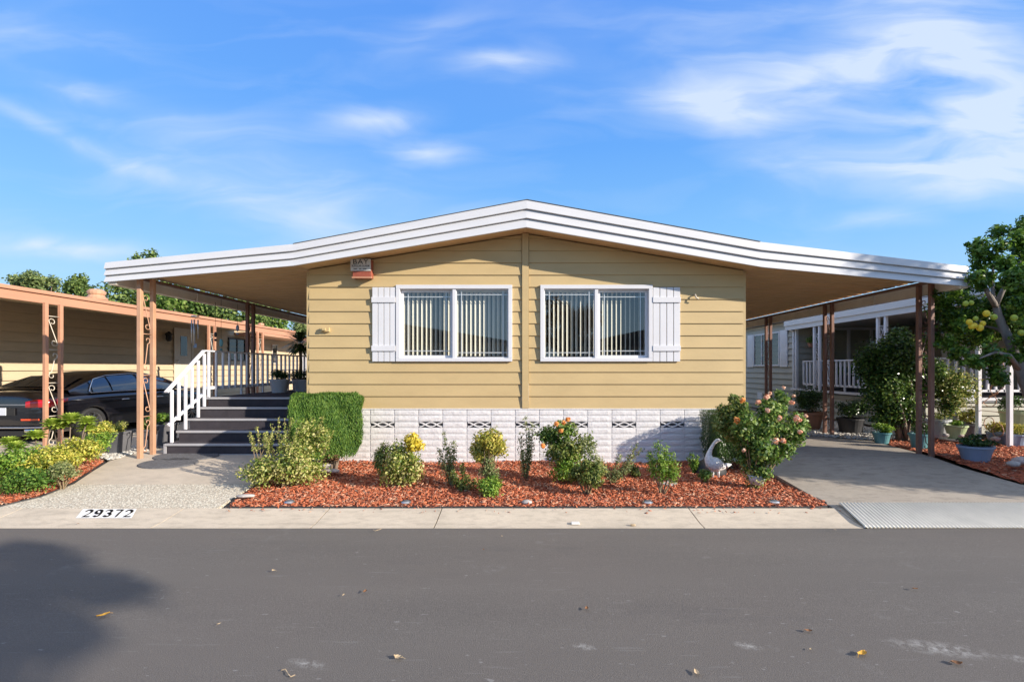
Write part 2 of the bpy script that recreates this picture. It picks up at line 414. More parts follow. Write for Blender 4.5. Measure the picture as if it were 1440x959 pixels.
slab('path', [[(-6.12, 6.35), (-3.66, 6.35), (-3.7, 7.9), (-6.62, 7.9), (-6.62, 7.45), (-6.38, 6.9)], [(-6.62, 7.9), (-3.7, 7.9), (-3.7, 9.2), (-6.62, 9.2)]], 'concrete_slab')
dr = [(3.60, 5.495), (9.5, 5.495), (8.4, 5.75), (7.2, 6.0), (6.74, 6.4), (6.72, 7.2)]
dr2 = [(3.66, 7.9), (6.84, 7.9), (6.96, 8.6), (7.08, 9.6), (6.4, 10.25), (3.7, 10.3)]
slab('driveway', [dr+[(6.84, 7.895), (3.66, 7.895)]], 'concrete_drive')
slab('driveway_rear', [dr2], 'concrete_drive', lift=.001)
slab('driveway_left', [[(-20, 5.495), (-7.5, 5.495), (-7.5, 7.9), (-20, 7.9)], [(-20, 7.9), (-7.2, 7.9), (-7.2, 24), (-20, 24)]], 'concrete_slab')
# beds
def bedz(x, y): return .075+.022*(y-5.5)+.02*math.sin(x*2.1+y)*math.sin(y*1.7)
bed = [(-3.48, 5.50), (3.42, 5.50), (3.54, 5.55), (3.60, 5.68), (3.62, 7.0), (3.66, 7.93), (-3.66, 7.93), (-3.66, 6.5), (-3.55, 5.75)]
bedR = [(6.80, 6.42), (7.4, 6.1), (8.6, 5.9), (14, 5.8), (14, 10), (9.4, 10.0), (7.15, 9.62), (7.03, 8.6), (6.90, 7.9), (6.78, 7.2)]
bedL = [(-6.27, 5.5), (-6.10, 5.85), (-6.15, 6.3), (-6.43, 6.9), (-6.66, 7.4), (-7.0, 7.6), (-7.5, 7.7), (-7.5, 5.5)]
def inside(px, py, poly):
    c = np.zeros(len(px), bool); n = len(poly)
    for i in range(n):
        x1, y1 = poly[i]; x2, y2 = poly[(i+1) % n]
        if y1 == y2: continue
        m = ((y1 > py) != (y2 > py)) & (px < (x2-x1)*(py-y1)/(y2-y1)+x1); c ^= m
    return c
def bed_base(name, poly, zf, m):
    return struct(MB().prism(poly, lambda x, y: zf(x, y)-.15, zf).build(name, m))
def gridbed(name, poly, zf, m, step=.07):
    xs = [p[0] for p in poly]; ys = [p[1] for p in poly]
    X = np.arange(min(xs), max(xs)+step, step); Y = np.arange(min(ys), max(ys)+step, step)
    gx, gy = np.meshgrid(X, Y); z = np.vectorize(zf)(gx, gy)+RNG.normal(0, .007, gx.shape)
    V = np.stack([gx, gy, z], -1).reshape(-1, 3); nx = len(X)
    idx = np.arange(len(V)).reshape(gx.shape)
    Q = np.stack([idx[:-1, :-1], idx[:-1, 1:], idx[1:, 1:], idx[1:, :-1]], -1).reshape(-1, 4)
    cx = V[Q].mean(1); k = inside(cx[:, 0], cx[:, 1], poly)
    return struct(npmesh(name, V, Q[k], m, smooth=True))
gridbed('mulch_ground', bed, bedz, 'mulch_base')
zR = lambda x, y: dz(x, y)+.02+.02*math.sin(x*1.7+y*2)
zL = lambda x, y: dz(x, y)+.01
gridbed('mulch_ground_right', bedR, zR, 'mulch_base'); gridbed('mulch_ground_left', bedL, zL, 'mulch_base')
def chips(name, poly, zf, n, m, size=.05, seed=5, asp=(.15, .45), thick=.12):
    g = np.random.default_rng(seed)
    xs = [p[0] for p in poly]; ys = [p[1] for p in poly]
    x = g.uniform(min(xs), max(xs), n*2); y = g.uniform(min(ys), max(ys), n*2)
    k = inside(x, y, poly); x = x[k][:n]; y = y[k][:n]; n = len(x)
    z = np.array([zf(a, b) for a, b in zip(x, y)])+g.uniform(.002, .022, n)
    L = size*g.uniform(.4, 1.3, n); W = L*g.uniform(*asp, n); T = np.maximum(.003, L*thick)
    A = unit(np.stack([g.normal(size=n), g.normal(size=n), g.normal(size=n)*.28], 1))
    N = unit(np.stack([g.normal(size=n)*.35, g.normal(size=n)*.35, np.ones(n)], 1)); N = unit(N-A*np.sum(A*N, 1, keepdims=True))
    B = np.cross(N, A); P = np.stack([x, y, z], 1); V = []
    for s in (-1, 1):
        for a, b in ((-1, -1), (1, -.7), (1, .7), (-1, 1)):
            V.append(P+A*(a*L/2)[:, None]+B*(b*W/2)[:, None]+N*(s*T/2)[:, None])
    V = np.stack(V, 1).reshape(-1, 3)
    q = np.array([(4, 5, 6, 7), (0, 1, 5, 4), (1, 2, 6, 5), (2, 3, 7, 6), (3, 0, 4, 7)])
    Q = (np.arange(n)*8)[:, None, None]+q[None]
    return npmesh(name, V, Q.reshape(-1, 4), m)
stuff(chips('mulch', bed, bedz, 26000, 'mulch_chip', .050, 5), 'red wood chip mulch covering the bed in front of the yellow house', 'mulch')
stuff(chips('mulch', bedR, zR, 12000, 'mulch_chip', .05, 6), 'red wood chip mulch under the lemon tree beside the right driveway', 'mulch')
stuff(chips('mulch', bedL, zL, 5000, 'mulch_chip', .045, 7), 'narrow strip of red mulch edging the left hedge', 'mulch')
# white rock
gr = [(-7.15, 7.75), (-6.62, 7.5), (-6.62, 9.2), (-7.2, 9.2)]
g1 = lambda x, y: dz(x, y)-.01
grR = [(3.8, 10.35), (6.4, 10.3), (7.15, 9.7), (9.2, 10.1), (9.2, 16), (3.8, 16)]
def pebbles(name, poly, zf, n, m, size, seed):
    g = np.random.default_rng(seed)
    xs = [p[0] for p in poly]; ys = [p[1] for p in poly]
    x = g.uniform(min(xs), max(xs), n*2); y = g.uniform(min(ys), max(ys), n*2)
    k = inside(x, y, poly); x = x[k][:n]; y = y[k][:n]; n = len(x)
    o = np.array([(1, 0, 0), (0, 1, 0), (-1, 0, 0), (0, -1, 0), (0, 0, .7), (.6, .6, .45), (-.6, .6, .45), (-.6, -.6, .45), (.6, -.6, .45)])
    fq = np.array([(0, 1, 5), (1, 2, 6), (2, 3, 7), (3, 0, 8), (4, 5, 6), (4, 6, 7), (4, 7, 8), (4, 8, 5), (0, 5, 8), (1, 6, 5), (2, 7, 6), (3, 8, 7)])
    s = size*g.uniform(.4, 1.2, n); P = np.stack([x, y, np.array([zf(a, b) for a, b in zip(x, y)])], 1)
    V = P[:, None, :]+o[None]*s[:, None, None]*g.uniform(.7, 1.3, (n, 9, 1))
    Q = (np.arange(n)*9)[:, None, None]+fq[None]
    return npmesh(name, V.reshape(-1, 3), Q.reshape(-1, 3), m)
gridbed('gravel_ground', gr, g1, 'ground_dirt'); gridbed('gravel_ground_right', grR, g1, 'ground_dirt', .2)
stuff(pebbles('gravel', gr, lambda x, y: dz(x, y), 1500, 'gravel_white', .028, 8), 'white gravel around the front post beside the path', 'gravel')
stuff(pebbles('gravel', grR, lambda x, y: dz(x, y), 12000, 'gravel_white', .035, 9), 'white gravel behind the right driveway', 'gravel')
# bed edging
def edging(pts, zf, label, h=.004):
    mb = MB()
    for (a, b), (c, d) in zip(pts[:-1], pts[1:]):
        mb.bar((a, b, zf(a, b)-.02), (c, d, zf(c, d)-.02), .014, .06+h)
    setp(mb.build('landscape_edging', 'edging'), label, 'edging')
edging([(-3.68, 7.85), (-3.68, 6.5), (-3.57, 5.75), (-3.50, 5.503), (-1, 5.503), (3.42, 5.503), (3.55, 5.54), (3.625, 5.68), (3.64, 7.0), (3.68, 7.85)], lambda x, y: bedz(x, y)-.002, 'black plastic edging around the front mulch bed')
edging([(-6.24, 5.5), (-6.07, 5.85), (-6.12, 6.3), (-6.41, 6.9), (-6.64, 7.4)], dz, 'black plastic edging along the curved left strip of mulch')

# ------------------------------------------------------------------ painted number
R5 = (5.245, 5.47)
def gutz(y): return float(np.interp(y, [g[0] for g in gz], [g[1] for g in gz]))
pt = thing('house_number_marking', (-4.79, 5.36, .06), 'white painted rectangle with black house number 29372 on the gutter', 'house number')
mb = MB(); ys = [5.245, 5.465]
for a, b in zip(ys[:-1], ys[1:]):
    mb.add([(-5.035, a, gutz(a)+.004), (-4.41, a, gutz(a)+.004), (-4.535, b, gutz(b)+.004), (-5.16, b, gutz(b)+.004)], [(0, 1, 2, 3)])
mb.build('painted_panel', 'number_white', pt)
def text_mesh(name, s, size, m, parent, fn, label=None, off=0, sx=1):
    cu = bpy.data.curves.new(name, 'FONT'); cu.body = s; cu.size = size; cu.align_x = 'CENTER'; cu.align_y = 'CENTER'; cu.offset = off; cu.space_character = 1.12
    o = bpy.data.objects.new(name, cu); COL.objects.link(o)
    bpy.context.view_layer.update(); dg = bpy.context.evaluated_depsgraph_get()
    me = bpy.data.meshes.new_from_object(o.evaluated_get(dg)); bpy.data.objects.remove(o); bpy.data.curves.remove(cu)
    bm = bmesh.new(); bm.from_mesh(me)
    w = wloc(parent)
    for v in bm.verts: v.co = Vector(fn(v.co.x*sx, v.co.y))-w
    bm.to_mesh(me); bm.free(); me.name = name; me.materials.clear(); me.materials.append(MATS[m])
    r = bpy.data.objects.new(name, me); COL.objects.link(r); r.parent = parent
    if label: r['label'] = label
    return r
DG = {'2': [(0, .78), (.12, .95), (.5, 1), (.88, .93), (1, .75), (.9, .55), (.5, .3), (0, 0), (1, 0)],
      '9': [(1, .68), (.85, .5), (.5, .42), (.12, .52), (0, .72), (.14, .93), (.5, 1), (.86, .93), (1, .7), (.96, .35), (.8, .08), (.45, 0), (.08, .1)],
      '3': [(0, .86), (.3, .99), (.7, .99), (.97, .8), (.85, .6), (.45, .53), (.85, .46), (1, .24), (.8, .04), (.4, 0), (0, .13)],
      '7': [(0, 1), (1, 1), (.62, .5), (.4, 0)]}
wx, wy = .0085, .0125
for k, ch in enumerate('29372'):
    mb = MB()
    x0 = -5.048+k*.1155
    for (a, b), (c, d) in zip(DG[ch][:-1], DG[ch][1:]):
        n = 10
        for i in range(n+1):
            y = 5.275+.160*(b+(d-b)*i/n); x = x0+.015+.066*(a+(c-a)*i/n)-.60*(y-5.355)
            mb.add([(x-wx, y-wy, gutz(y-wy)+.0075), (x+wx, y-wy, gutz(y-wy)+.0075), (x+wx, y+wy, gutz(y+wy)+.0075), (x-wx, y+wy, gutz(y+wy)+.0075)], [(0, 1, 2, 3)])
    mb.build('digit', 'ink', pt)

# ================================================================== THE YELLOW HOME
HY = 7.9
H = thing('mobile_home', (0, HY, .1), 'yellow lap-sided mobile home with white skirting and wide white fascia', 'house')
K = 660/7.44/1.0
def fx(px): return (px-740)/88.71
def fz(py): return 1.7+(518-py)/88.71
FT = [(147, 369), (412, 343), (741, 281), (1069.5, 340), (1362, 374.5)]    # fascia top in photo
FB = [(147, 397), (413, 374), (740, 320), (1072, 376), (1364, 403.5)]
ft = [(fx(a), fz(b)) for a, b in FT]; fb = [(fx(a), fz(b)) for a, b in FB]
def roofz(x): return float(np.interp(x, [p[0] for p in fb], [p[1] for p in fb]))
WZ0 = 1.03; LAP = .2035
holes = [(-2.17, -.24, 1.85, 3.07), (.24, 2.11, 1.85, 3.07)]
mb = MB()
def board(x0, x1, zb, zt, y=HY, th=.020, thick=.012):
    ylow = lambda z: y-.008-th*(1-(z-zb)/LAP)
    xs = [x0]+[h for hh in holes for h in hh[:2] if x0 < h < x1]+[x for x in np.arange(-3.5, 3.6, .25) if x0 < x < x1 and roofz(x) < zt+.3]+[x1]
    xs = sorted(set(round(float(x), 4) for x in xs))
    for a, b in zip(xs[:-1], xs[1:]):
        m = (a+b)/2; iv = [(zb, zt)]
        for h0, h1, z0, z1 in holes:
            if h0 < m < h1:
                n = []
                for p, q in iv:
                    if z0 > p: n.append((p, min(q, z0)))
                    if z1 < q: n.append((max(p, z1), q))
                iv = [t for t in n if t[1]-t[0] > .001]
        for p, q in iv:
            qa, qb = min(q, roofz(a)+.02), min(q, roofz(b)+.02)
            if qa <= p and qb <= p: continue
            qa = max(qa, p+.0005); qb = max(qb, p+.0005)
            mb.add([(a, ylow(p), p), (b, ylow(p), p), (b, ylow(qb), qb), (a, ylow(qa), qa)], [(0, 1, 2, 3)])
            if abs(p-zb) < 1e-4: mb.add([(a, ylow(p), p), (b, ylow(p), p), (b, y, p), (a, y, p)], [(3, 2, 1, 0)])
z = WZ0
while z < 4.0:
    board(-3.645, -.075, z, z+LAP-.0005); board(.045, 3.645, z, z+LAP-.0005); z += LAP
# sides, back and inner lining of the shell
for sx in (-1, 1):
    mb.add([(sx*3.645, HY, WZ0), (sx*3.645, 20.5, WZ0), (sx*3.645, 20.5, 3.36), (sx*3.645, HY, 3.36)], [(0, 1, 2, 3)])
    zz = WZ0
    while zz < 3.3:
        t = min(3.36, zz+LAP)
        mb.add([(sx*3.665, HY, zz), (sx*3.665, 20.5, zz), (sx*3.648, 20.5, t), (sx*3.648, HY, t), (sx*3.645, HY, zz), (sx*3.645, 20.5, zz)], [(0, 1, 2, 3), (0, 1, 5, 4)]); zz += LAP
mb.add([(-3.64, 20.5, WZ0), (3.64, 20.5, WZ0), (3.64, 20.5, 3.4), (0, 20.5, 4.0), (-3.64, 20.5, 3.4)], [(0, 1, 2, 3, 4)])
mb.build('siding', 'siding', H)
MB().box(-.07, .04, HY-.045, HY-.001, WZ0, 3.96).build('batten', 'siding', H, bevel=.004)
for xa in (-3.69, 3.645): MB().box(xa, xa+.045, HY-.012, HY+.05, WZ0, 3.32).build('corner_trim', 'siding', H)
# inner room behind the windows
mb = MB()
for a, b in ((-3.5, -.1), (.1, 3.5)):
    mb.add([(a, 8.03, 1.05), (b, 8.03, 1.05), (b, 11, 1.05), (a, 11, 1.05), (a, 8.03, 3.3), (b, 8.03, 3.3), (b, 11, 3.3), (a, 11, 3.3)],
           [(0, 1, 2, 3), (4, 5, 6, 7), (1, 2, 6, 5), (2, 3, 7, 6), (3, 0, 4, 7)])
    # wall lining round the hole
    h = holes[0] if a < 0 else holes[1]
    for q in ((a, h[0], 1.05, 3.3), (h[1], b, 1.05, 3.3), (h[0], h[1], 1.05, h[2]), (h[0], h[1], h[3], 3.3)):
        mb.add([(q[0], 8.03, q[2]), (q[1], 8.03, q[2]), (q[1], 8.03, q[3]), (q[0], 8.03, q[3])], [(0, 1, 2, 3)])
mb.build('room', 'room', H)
# skirting: stacked rock-face blocks with real joints
mb = MB(); rnd = random.Random(3)
rows = [1.012-.1015*k for k in range(10)]; vx = [-2.41+.81*k for k in range(-1, 8)]
cols = [-2.41-.2025+.405*k for k in range(-3, 16)]
def blockface(x0, x1, z0, z1):
    g = .0045; nx, nz = 7, 4; X = np.linspace(x0+g, x1-g, nx); Z = np.linspace(z0+g, z1-g, nz); vs = []
    for j, zz in enumerate(Z):
        for i, xx in enumerate(X):
            e = (i in (0, nx-1)) or (j in (0, nz-1))
            vs.append((xx, HY-.020-(.009 if e else rnd.uniform(.011, .016)), zz))
    fs = [(j*nx+i, j*nx+i+1, (j+1)*nx+i+1, (j+1)*nx+i) for j in range(nz-1) for i in range(nx-1)]
    mb.add(vs, fs)
for r in range(9):
    z1 = rows[r]; z0 = rows[r+1]
    for c in cols:
        a, b = max(c, -3.64), min(c+.405, 3.64)
        if b-a < .05: continue
        if r == 2 and any(abs((a+b)/2-v) < .05 for v in vx[1:8]): continue
        blockface(a, b, z0, z1)
mb.add([(-3.64, HY-.022, .05), (3.64, HY-.022, .05), (3.64, HY-.022, rows[3]), (-3.64, HY-.022, rows[3])], [(0, 1, 2, 3)])
mb.add([(-3.64, HY-.022, rows[2]), (3.64, HY-.022, rows[2]), (3.64, HY-.022, 1.011), (-3.64, HY-.022, 1.011)], [(0, 1, 2, 3)])
xs = [-3.64]
for v in vx[1:8]: xs += [v-.2025, v+.2025]
xs.append(3.64)
for a, b in zip(xs[::2], xs[1::2]):
    mb.add([(a, HY-.016, rows[3]), (b, HY-.016, rows[3]), (b, HY-.016, rows[2]), (a, HY-.016, rows[2])], [(0, 1, 2, 3)])
for sx in (-3.64, 3.64): mb.add([(sx, HY-.016, .05), (sx, 20.5, .05), (sx, 20.5, 1.03), (sx, HY-.016, 1.03)], [(0, 1, 2, 3)])
mb.box(-3.66, 3.66, HY-.04, HY-.006, 1.012, 1.030); mb.box(-3.66, 3.66, HY-.05, HY-.036, .05, .125)
sk = mb.build('skirting', 'skirt_white', H)
for v in vx[1:8]:
    vt = MB().box(v-.2, v+.2, HY-.012, HY-.004, rows[3], rows[2]).build('vent', 'vent_dark', sk)
    mb = MB(); zc = (rows[2]+rows[3])/2; hh = .043
    for s in (-1, 1):
        xa = v-.19; n = 12
        pts = [(v-.19+.38*k/n, zc+s*hh*math.sin(2*math.pi*1.0*k/n+math.pi/2)*.86) for k in range(n+1)]
        for (a, b), (c, d) in zip(pts[:-1], pts[1:]): mb.bar((a, HY-.022, b), (c, HY-.022, d), .028 if s > 0 else .024, .018, up=(0, 0, 1))
    mb.build('vent', 'skirt_white', sk)
# windows
def window(x0, x1, movleft):
    z0, z1 = 1.815, 3.095; y = HY
    f = MB(); t = .065
    f.box(x0, x1, y-.060, y-.018, z1-t, z1); f.box(x0, x1, y-.060, y-.018, z0, z0+t*.9)
    f.box(x0, x0+t, y-.060, y-.018, z0+t*.9, z1-t); f.box(x1-t, x1, y-.060, y-.018, z0+t*.9, z1-t)
    xm = (x0+x1)/2-(.0 if movleft else .0)
    f.box(x0+t*.6, x1-t*.6, y-.0175, y+.10, z1-t, z1-t+.02); f.box(x0+t*.6, x1-t*.6, y-.0175, y+.10, z0+t*.9-.02, z0+t*.9)
    f.box(x0+t-.02, x0+t, y-.0175, y+.10, z0+t*.9, z1-t); f.box(x1-t, x1-t+.02, y-.0175, y+.10, z0+t*.9, z1-t)
    f.box(xm-.028, xm+.028, y-.045, y+.01, z0+t*.9, z1-t)
    fr = f.build('window', 'trim_white', H, bevel=.004)
    for side in (0, 1):
        a, b = (x0+t, xm-.028) if side == 0 else (xm+.028, x1-t)
        mov = (side == 0) == movleft; yy = y+.035 if mov else y-.01
        za, zb = z0+t*.9+.002, z1-t-.002; s = .045 if mov else .014
        q = MB(); q.box(a+.002, b-.002, yy-.012, yy+.012, zb-s, zb); q.box(a+.002, b-.002, yy-.012, yy+.012, za, za+s)
        q.box(a+.002, a+s, yy-.012, yy+.012, za+s, zb-s); q.box(b-s, b-.002, yy-.012, yy+.012, za+s, zb-s)
        q.build('sash', 'trim_white', fr)
        MB().add([(a+s, yy, za+s), (b-s, yy, za+s), (b-s, yy, zb-s), (a+s, yy, zb-s)], [(0, 1, 2, 3)]).build('pane', 'window_glass', fr)
        q = MB(); o = .075
        for xx in (a+s+o, b-s-o): q.box(xx-.007, xx+.007, yy+.0032, yy+.008, za+s, zb-s)
        for zz in (za+s+o, zb-s-o): q.box(a+s, b-s, yy+.0085, yy+.013, zz-.007, zz+.007)
        q.build('grille', 'trim_white', fr)
    bl = MB(); xx = x0+t+.03; r = random.Random(int(x0*100)); k = 0
    while xx < x1-t-.01:
        an = math.radians(62+r.uniform(-3, 3)+(8 if movleft else -8)*math.sin(k*.2)); w = .089
        dx = math.cos(an)*w/2; dy = math.sin(an)*w/2; n = 5; b0 = len(bl.v); vs = []
        for zz in (z0+t+.03, z1-t-.03):
            for j in range(n):
                u = -1+2*j/(n-1); c = .006*(1-u*u)
                vs.append((xx+dx*u+c*math.sin(an), HY+.17+dy*u-c*math.cos(an), zz))
        bl.add(vs, [(j, j+1, n+j+1, n+j) for j in range(n-1)]); xx += .0765; k += 1
    bl.box(x0+t, x1-t, HY+.14, HY+.20, z1-t-.03, z1-t+.02)
    bl.build('vertical_blinds', 'blind', fr, smooth=False)
window(-2.18, -.235, True); window(.235, 2.115, False)
def shutter(x0, x1):
    z0, z1 = 1.815, 3.055; w = (x1-x0-.03)/4; mb = MB()
    for k in range(4):
        a = x0+k*(w+.01); mb.box(a, a+w, HY-.050, HY-.030, z0, z1)
    sh = mb.build('shutter', 'trim_white', H, bevel=.003)
    m2 = MB()
    for zz in (2.80, 1.99): m2.box(x0-.01, x1+.005, HY-.070, HY-.0505, zz-.001, zz+.09)
    m2.box(x0+.05, x0+.09, HY-.029, HY-.02, 1.9, 2.98); m2.box(x1-.09, x1-.05, HY-.029, HY-.02, 1.9, 2.98)
    m2.build('shutter_rail', 'trim_white', sh, bevel=.003)
shutter(-2.575, -2.19); shutter(2.125, 2.575)
# roof
Y0 = 7.46; Y1 = 21
mb = MB()
for i in (1, 2):
    (xa, za), (xb, zb) = ft[i], ft[i+1]
    mb.add([(xa, Y0-.02, za+.001), (xb, Y0-.02, zb+.001), (xb, Y1, zb+.001), (xa, Y1, za+.001), (xa, Y0-.02, za+.009), (xb, Y0-.02, zb+.009), (xb, Y1, zb+.009), (xa, Y1, za+.009)],
           [(0, 1, 2, 3), (4, 5, 6, 7), (0, 1, 5, 4), (1, 2, 6, 5), (2, 3, 7, 6), (3, 0, 4, 7)])
mb.build('roof', 'shingle', H)
mb = MB()    # soffit under the gable overhang
for i in (1, 2):
    (xa, za), (xb, zb) = fb[i], fb[i+1]
    mb.add([(xa, Y0, za+.04), (xb, Y0, zb+.04), (xb, Y1, zb+.04), (xa, Y1, za+.04)], [(0, 1, 2, 3)])
mb.build('soffit', 'soffit', H)
# stepped fascia
prof = []
n = 3
for k in range(n):
    t0 = k/n; t1 = (k+1)/n
    prof += [(t0, .004+.012*(n-1-k)*0), (t1-.012, .036), (t1, .036)]
mb = MB(); base = len(mb.v); steps = [(0, .0), (0, .010), (.31, .034), (.325, .034), (.335, .0), (.35, .0), (.645, .034), (.66, .034), (.67, .0), (.685, .0), (.98, .034), (1.0, .034), (1.0, .0)]
for i in range(5):
    for t, o in steps:
        mb.v.append((ft[i][0]+(fb[i][0]-ft[i][0])*t, 7.46-o, ft[i][1]+(fb[i][1]-ft[i][1])*t))
m_ = len(steps)
for i in range(4):
    for j in range(m_-1): mb.f.append((i*m_+j, i*m_+j+1, (i+1)*m_+j+1, (i+1)*m_+j))
for i in range(5):
    for t in (0, 1): mb.v.append((ft[i][0]+(fb[i][0]-ft[i][0])*t, 7.46, ft[i][1]+(fb[i][1]-ft[i][1])*t))
b2 = 5*m_
for i in range(4): mb.f.append((b2+2*i, b2+2*i+1, b2+2*i+3, b2+2*i+2))
mb.f.append(tuple(range(m_))); mb.f.append(tuple(range(4*m_, 5*m_)))
mb.build('fascia', 'fascia_white', H)
# awnings: ribbed pans + edge gutter
def awning(s):
    iin, iout = (1, 0) if s < 0 else (3, 4)
    xi = fb[iin][0]; zi = fb[iin][1]+.05; xo = s*(6.52 if s < 0 else 6.90); zo = 3.25 if s < 0 else 3.21
    pit = .29; prof = []
    y = 7.47
    while y < 19:
        prof += [(y, 0), (y+.03, 0), (y+.05, .05), (y+.095, .05), (y+.115, .0), (y+.16, 0), (y+.178, .035), (y+.196, 0), (y+.236, 0), (y+.254, .035), (y+.272, 0)]; y += pit
    mb = MB(); k = len(prof)
    for x, z in ((xi, zi), (xo-s*.03, zo)):
        for yy, zz in prof: mb.v.append((x, yy, z+zz))
    mb.f = [(i, i+1, k+i+1, k+i) for i in range(k-1)]
    aw = mb.build('awning', 'soffit', H)
    aw.modifiers.new('s', 'SOLIDIFY').thickness = .004; aw.modifiers['s'].offset = 1
    g = MB(); xg = xo; zt = zo-(.04 if s < 0 else .014); zb = 3.03 if s < 0 else 2.975
    g.box(min(xg, xg+s*.02), max(xg, xg+s*.02), 7.47, 19, zb, zt)
    g.box(min(xg+s*.02, xg+s*.13), max(xg+s*.02, xg+s*.13), 7.47, 19, zb, zb+.012)
    g.box(min(xg+s*.118, xg+s*.13), max(xg+s*.118, xg+s*.13), 7.47, 19, zb+.012, zt-.03)
    for yy in (9.3, 11, 12.8, 14.6, 16.2): g.box(min(xg, xg-s*.012), max(xg, xg-s*.012), yy, yy+.07, zb-.012, zt-.002)
    g.build('gutter', 'gutter_beige', aw)
    b = MB(); b.box(xo-s*.14 if s > 0 else xo+.02, xo-s*.02 if s > 0 else xo+.14, 7.5, 19, zo-.07, zo-.035)
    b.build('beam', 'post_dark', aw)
awning(-1); awning(1)
def post_pair(parent, x, y0, y1, zb, zt, m='post_brown', w=.065, name='awning_post', dx=0, nscr=3, scrm='post_dark'):
    mb = MB(); mb.box(x-w/2, x+w/2, y0-w/2, y0+w/2, zb, zt); mb.box(x+dx-w/2, x+dx+w/2, y1-w/2, y1+w/2, zb, zt)
    p = mb.build(name, m, parent, bevel=.006)
    s = MB(); ya = y0+w/2+.008; yb = y1-w/2-.008; L = (zt-zb-.3)/nscr
    for k in range(nscr):
        z0 = zb+.12+k*L; z1 = z0+L*.84; r = (yb-ya)*.36; pts = []
        def q(t, yc, zc, a0, sg): return (x+dx*.5, yc+r*(.25+.75*t)*math.cos(a0+sg*t*5.2), zc+r*(.25+.75*t)*math.sin(a0+sg*t*5.2))
        c0 = ya+r*1.1; c1 = yb-r*1.1
        for j in range(9): pts.append(q(j/8, c0 if k % 2 == 0 else c1, z0+r, 0.6, 1 if k % 2 else -1))
        for j in range(9): pts.append(q(1-j/8, c1 if k % 2 == 0 else c0, z1-r, 3.7, 1 if k % 2 else -1))
        s.tube(pts, .0075, 5)
        s.bar((x+dx*.5, ya-.01, z1+.06*L), (x+dx*.5, yb+.01, z1+.06*L), .012, .012)
    s.build('scroll', scrm, p, smooth=True)
    return p
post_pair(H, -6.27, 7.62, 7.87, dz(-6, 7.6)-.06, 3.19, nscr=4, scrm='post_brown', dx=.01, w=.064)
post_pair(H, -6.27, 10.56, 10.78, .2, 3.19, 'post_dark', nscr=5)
post_pair(H, 6.86, 7.95, 8.20, dz(6.86, 8)-.03, 3.16, 'post_right_shaded', nscr=5)
post_pair(H, 6.86, 10.53, 10.78, dz(6.86, 10)-.03, 3.16, 'post_right_shaded', nscr=5)
post_pair(H, 6.86, 13.18, 13.42, dz(6.86, 10)-.03, 3.16, 'post_right_shaded', nscr=5)
# small fittings on the siding
q = MB(); q.box(-3.44, -3.29, HY-.07, HY-.02, 2.31, 2.38).box(-3.40, -3.34, HY-.10, HY-.0705, 2.33, 2.37); q.build('wall_fitting', 'siding', H, bevel=.004)
q = MB(); q.tube([(2.82, HY-.02, 2.93), (2.82, HY-.07, 2.93), (2.83, HY-.09, 2.87), (2.87, HY-.09, 2.86)], .012, 6); q.build('hook', 'cream', H, smooth=True)
# alarm box
A = thing('alarm_box', (-2.76, HY-.03, 2.4+.63), 'red burglar alarm box with white lettered plate high on the yellow siding', 'alarm box')
MB().box(-2.875, -2.56, HY-.14, HY-.025, 3.19, 3.50).build('housing', 'alarm_red', A, bevel=.01)
MB().box(-2.875, -2.55, HY-.17, HY-.141, 3.185, 3.21).build('lip', 'orange_paint', A)
MB().box(-2.90, -2.57, HY-.152, HY-.141, 3.31, 3.505).build('sign_plate', 'alarm_plate', A)
text_mesh('lettering', 'BAY', .115, 'ink', A, lambda x, y: (-2.735+x, HY-.156, 3.455+y), off=.0, sx=1.15)
text_mesh('lettering', 'BURGLAR ALARM', .045, 'ink_grey', A, lambda x, y: (-2.735+x, HY-.156, 3.388+y), off=.001, sx=.76)
q = MB()
for a, b in ((-2.85, -2.79), (-2.76, -2.72), (-2.70, -2.64)): q.box(a, b, HY-.155, HY-.1525, 3.335, 3.350)
q.build('small_print', 'ink_grey', A)

# ================================================================== STAIRS AND DECK
D = thing('porch_steps', (-4.9, 8.3, .28), 'dark grey porch steps and deck with light nosings left of the yellow home', 'porch')
XL, XR = -6.03, -3.70
U = .0134
nz_ = [(8.84, 1.7-U*40.7), (8.61, 1.7-U*53.2), (8.355, 1.7-U*66.9), (8.09, 1.7-U*80.3), (7.83, 1.7-U*93.9)]
fr = MB(); tr = MB(); no = MB()
prevy = None
for i, (y, z) in enumerate(nz_):
    zb = nz_[i+1][1] if i < 4 else .2
    fr.box(XL+.03-.02*i*0, XR, y+.02, (y+.5 if i else 16.5), zb-.02, z-.035)
    tr.box(XL+.0, XR, y+.03, (nz_[i-1][0]+.02 if i else 16.5), z-.0345, z)
    no.box(XL-.01, XR, y, y+.0295, z-.036, z+.003)
fr.box(XL-.0, XL+.028, 7.85, 16.5, .15, .45)
fr.build('riser', 'deck_dark', D); tr.build('tread', 'deck_dark', D); no.build('nosing', 'nosing', D, bevel=.004)
q = MB(); q.bar((XL-.005, 7.85, .22), (XL-.005, 7.85, .44), .04, .03, up=(0, 1, 0)); q.bar((XL-.02, 7.845, .255), (XR, 7.845, .255), .03, .03); q.build('edge_strip', 'nosing', D)
zd = nz_[0][1]
rail = MB(); rail.bar((XL, 8.78, zd+.875), (XL, 16.4, zd+.875), .07, .028); rail.bar((XL, 8.84, zd+.175), (XL, 16.4, zd+.175), .04, .06)
rp_ = rail.build('deck_railing', 'rail_white', D, bevel=.005)
y = 9.07; k = 0
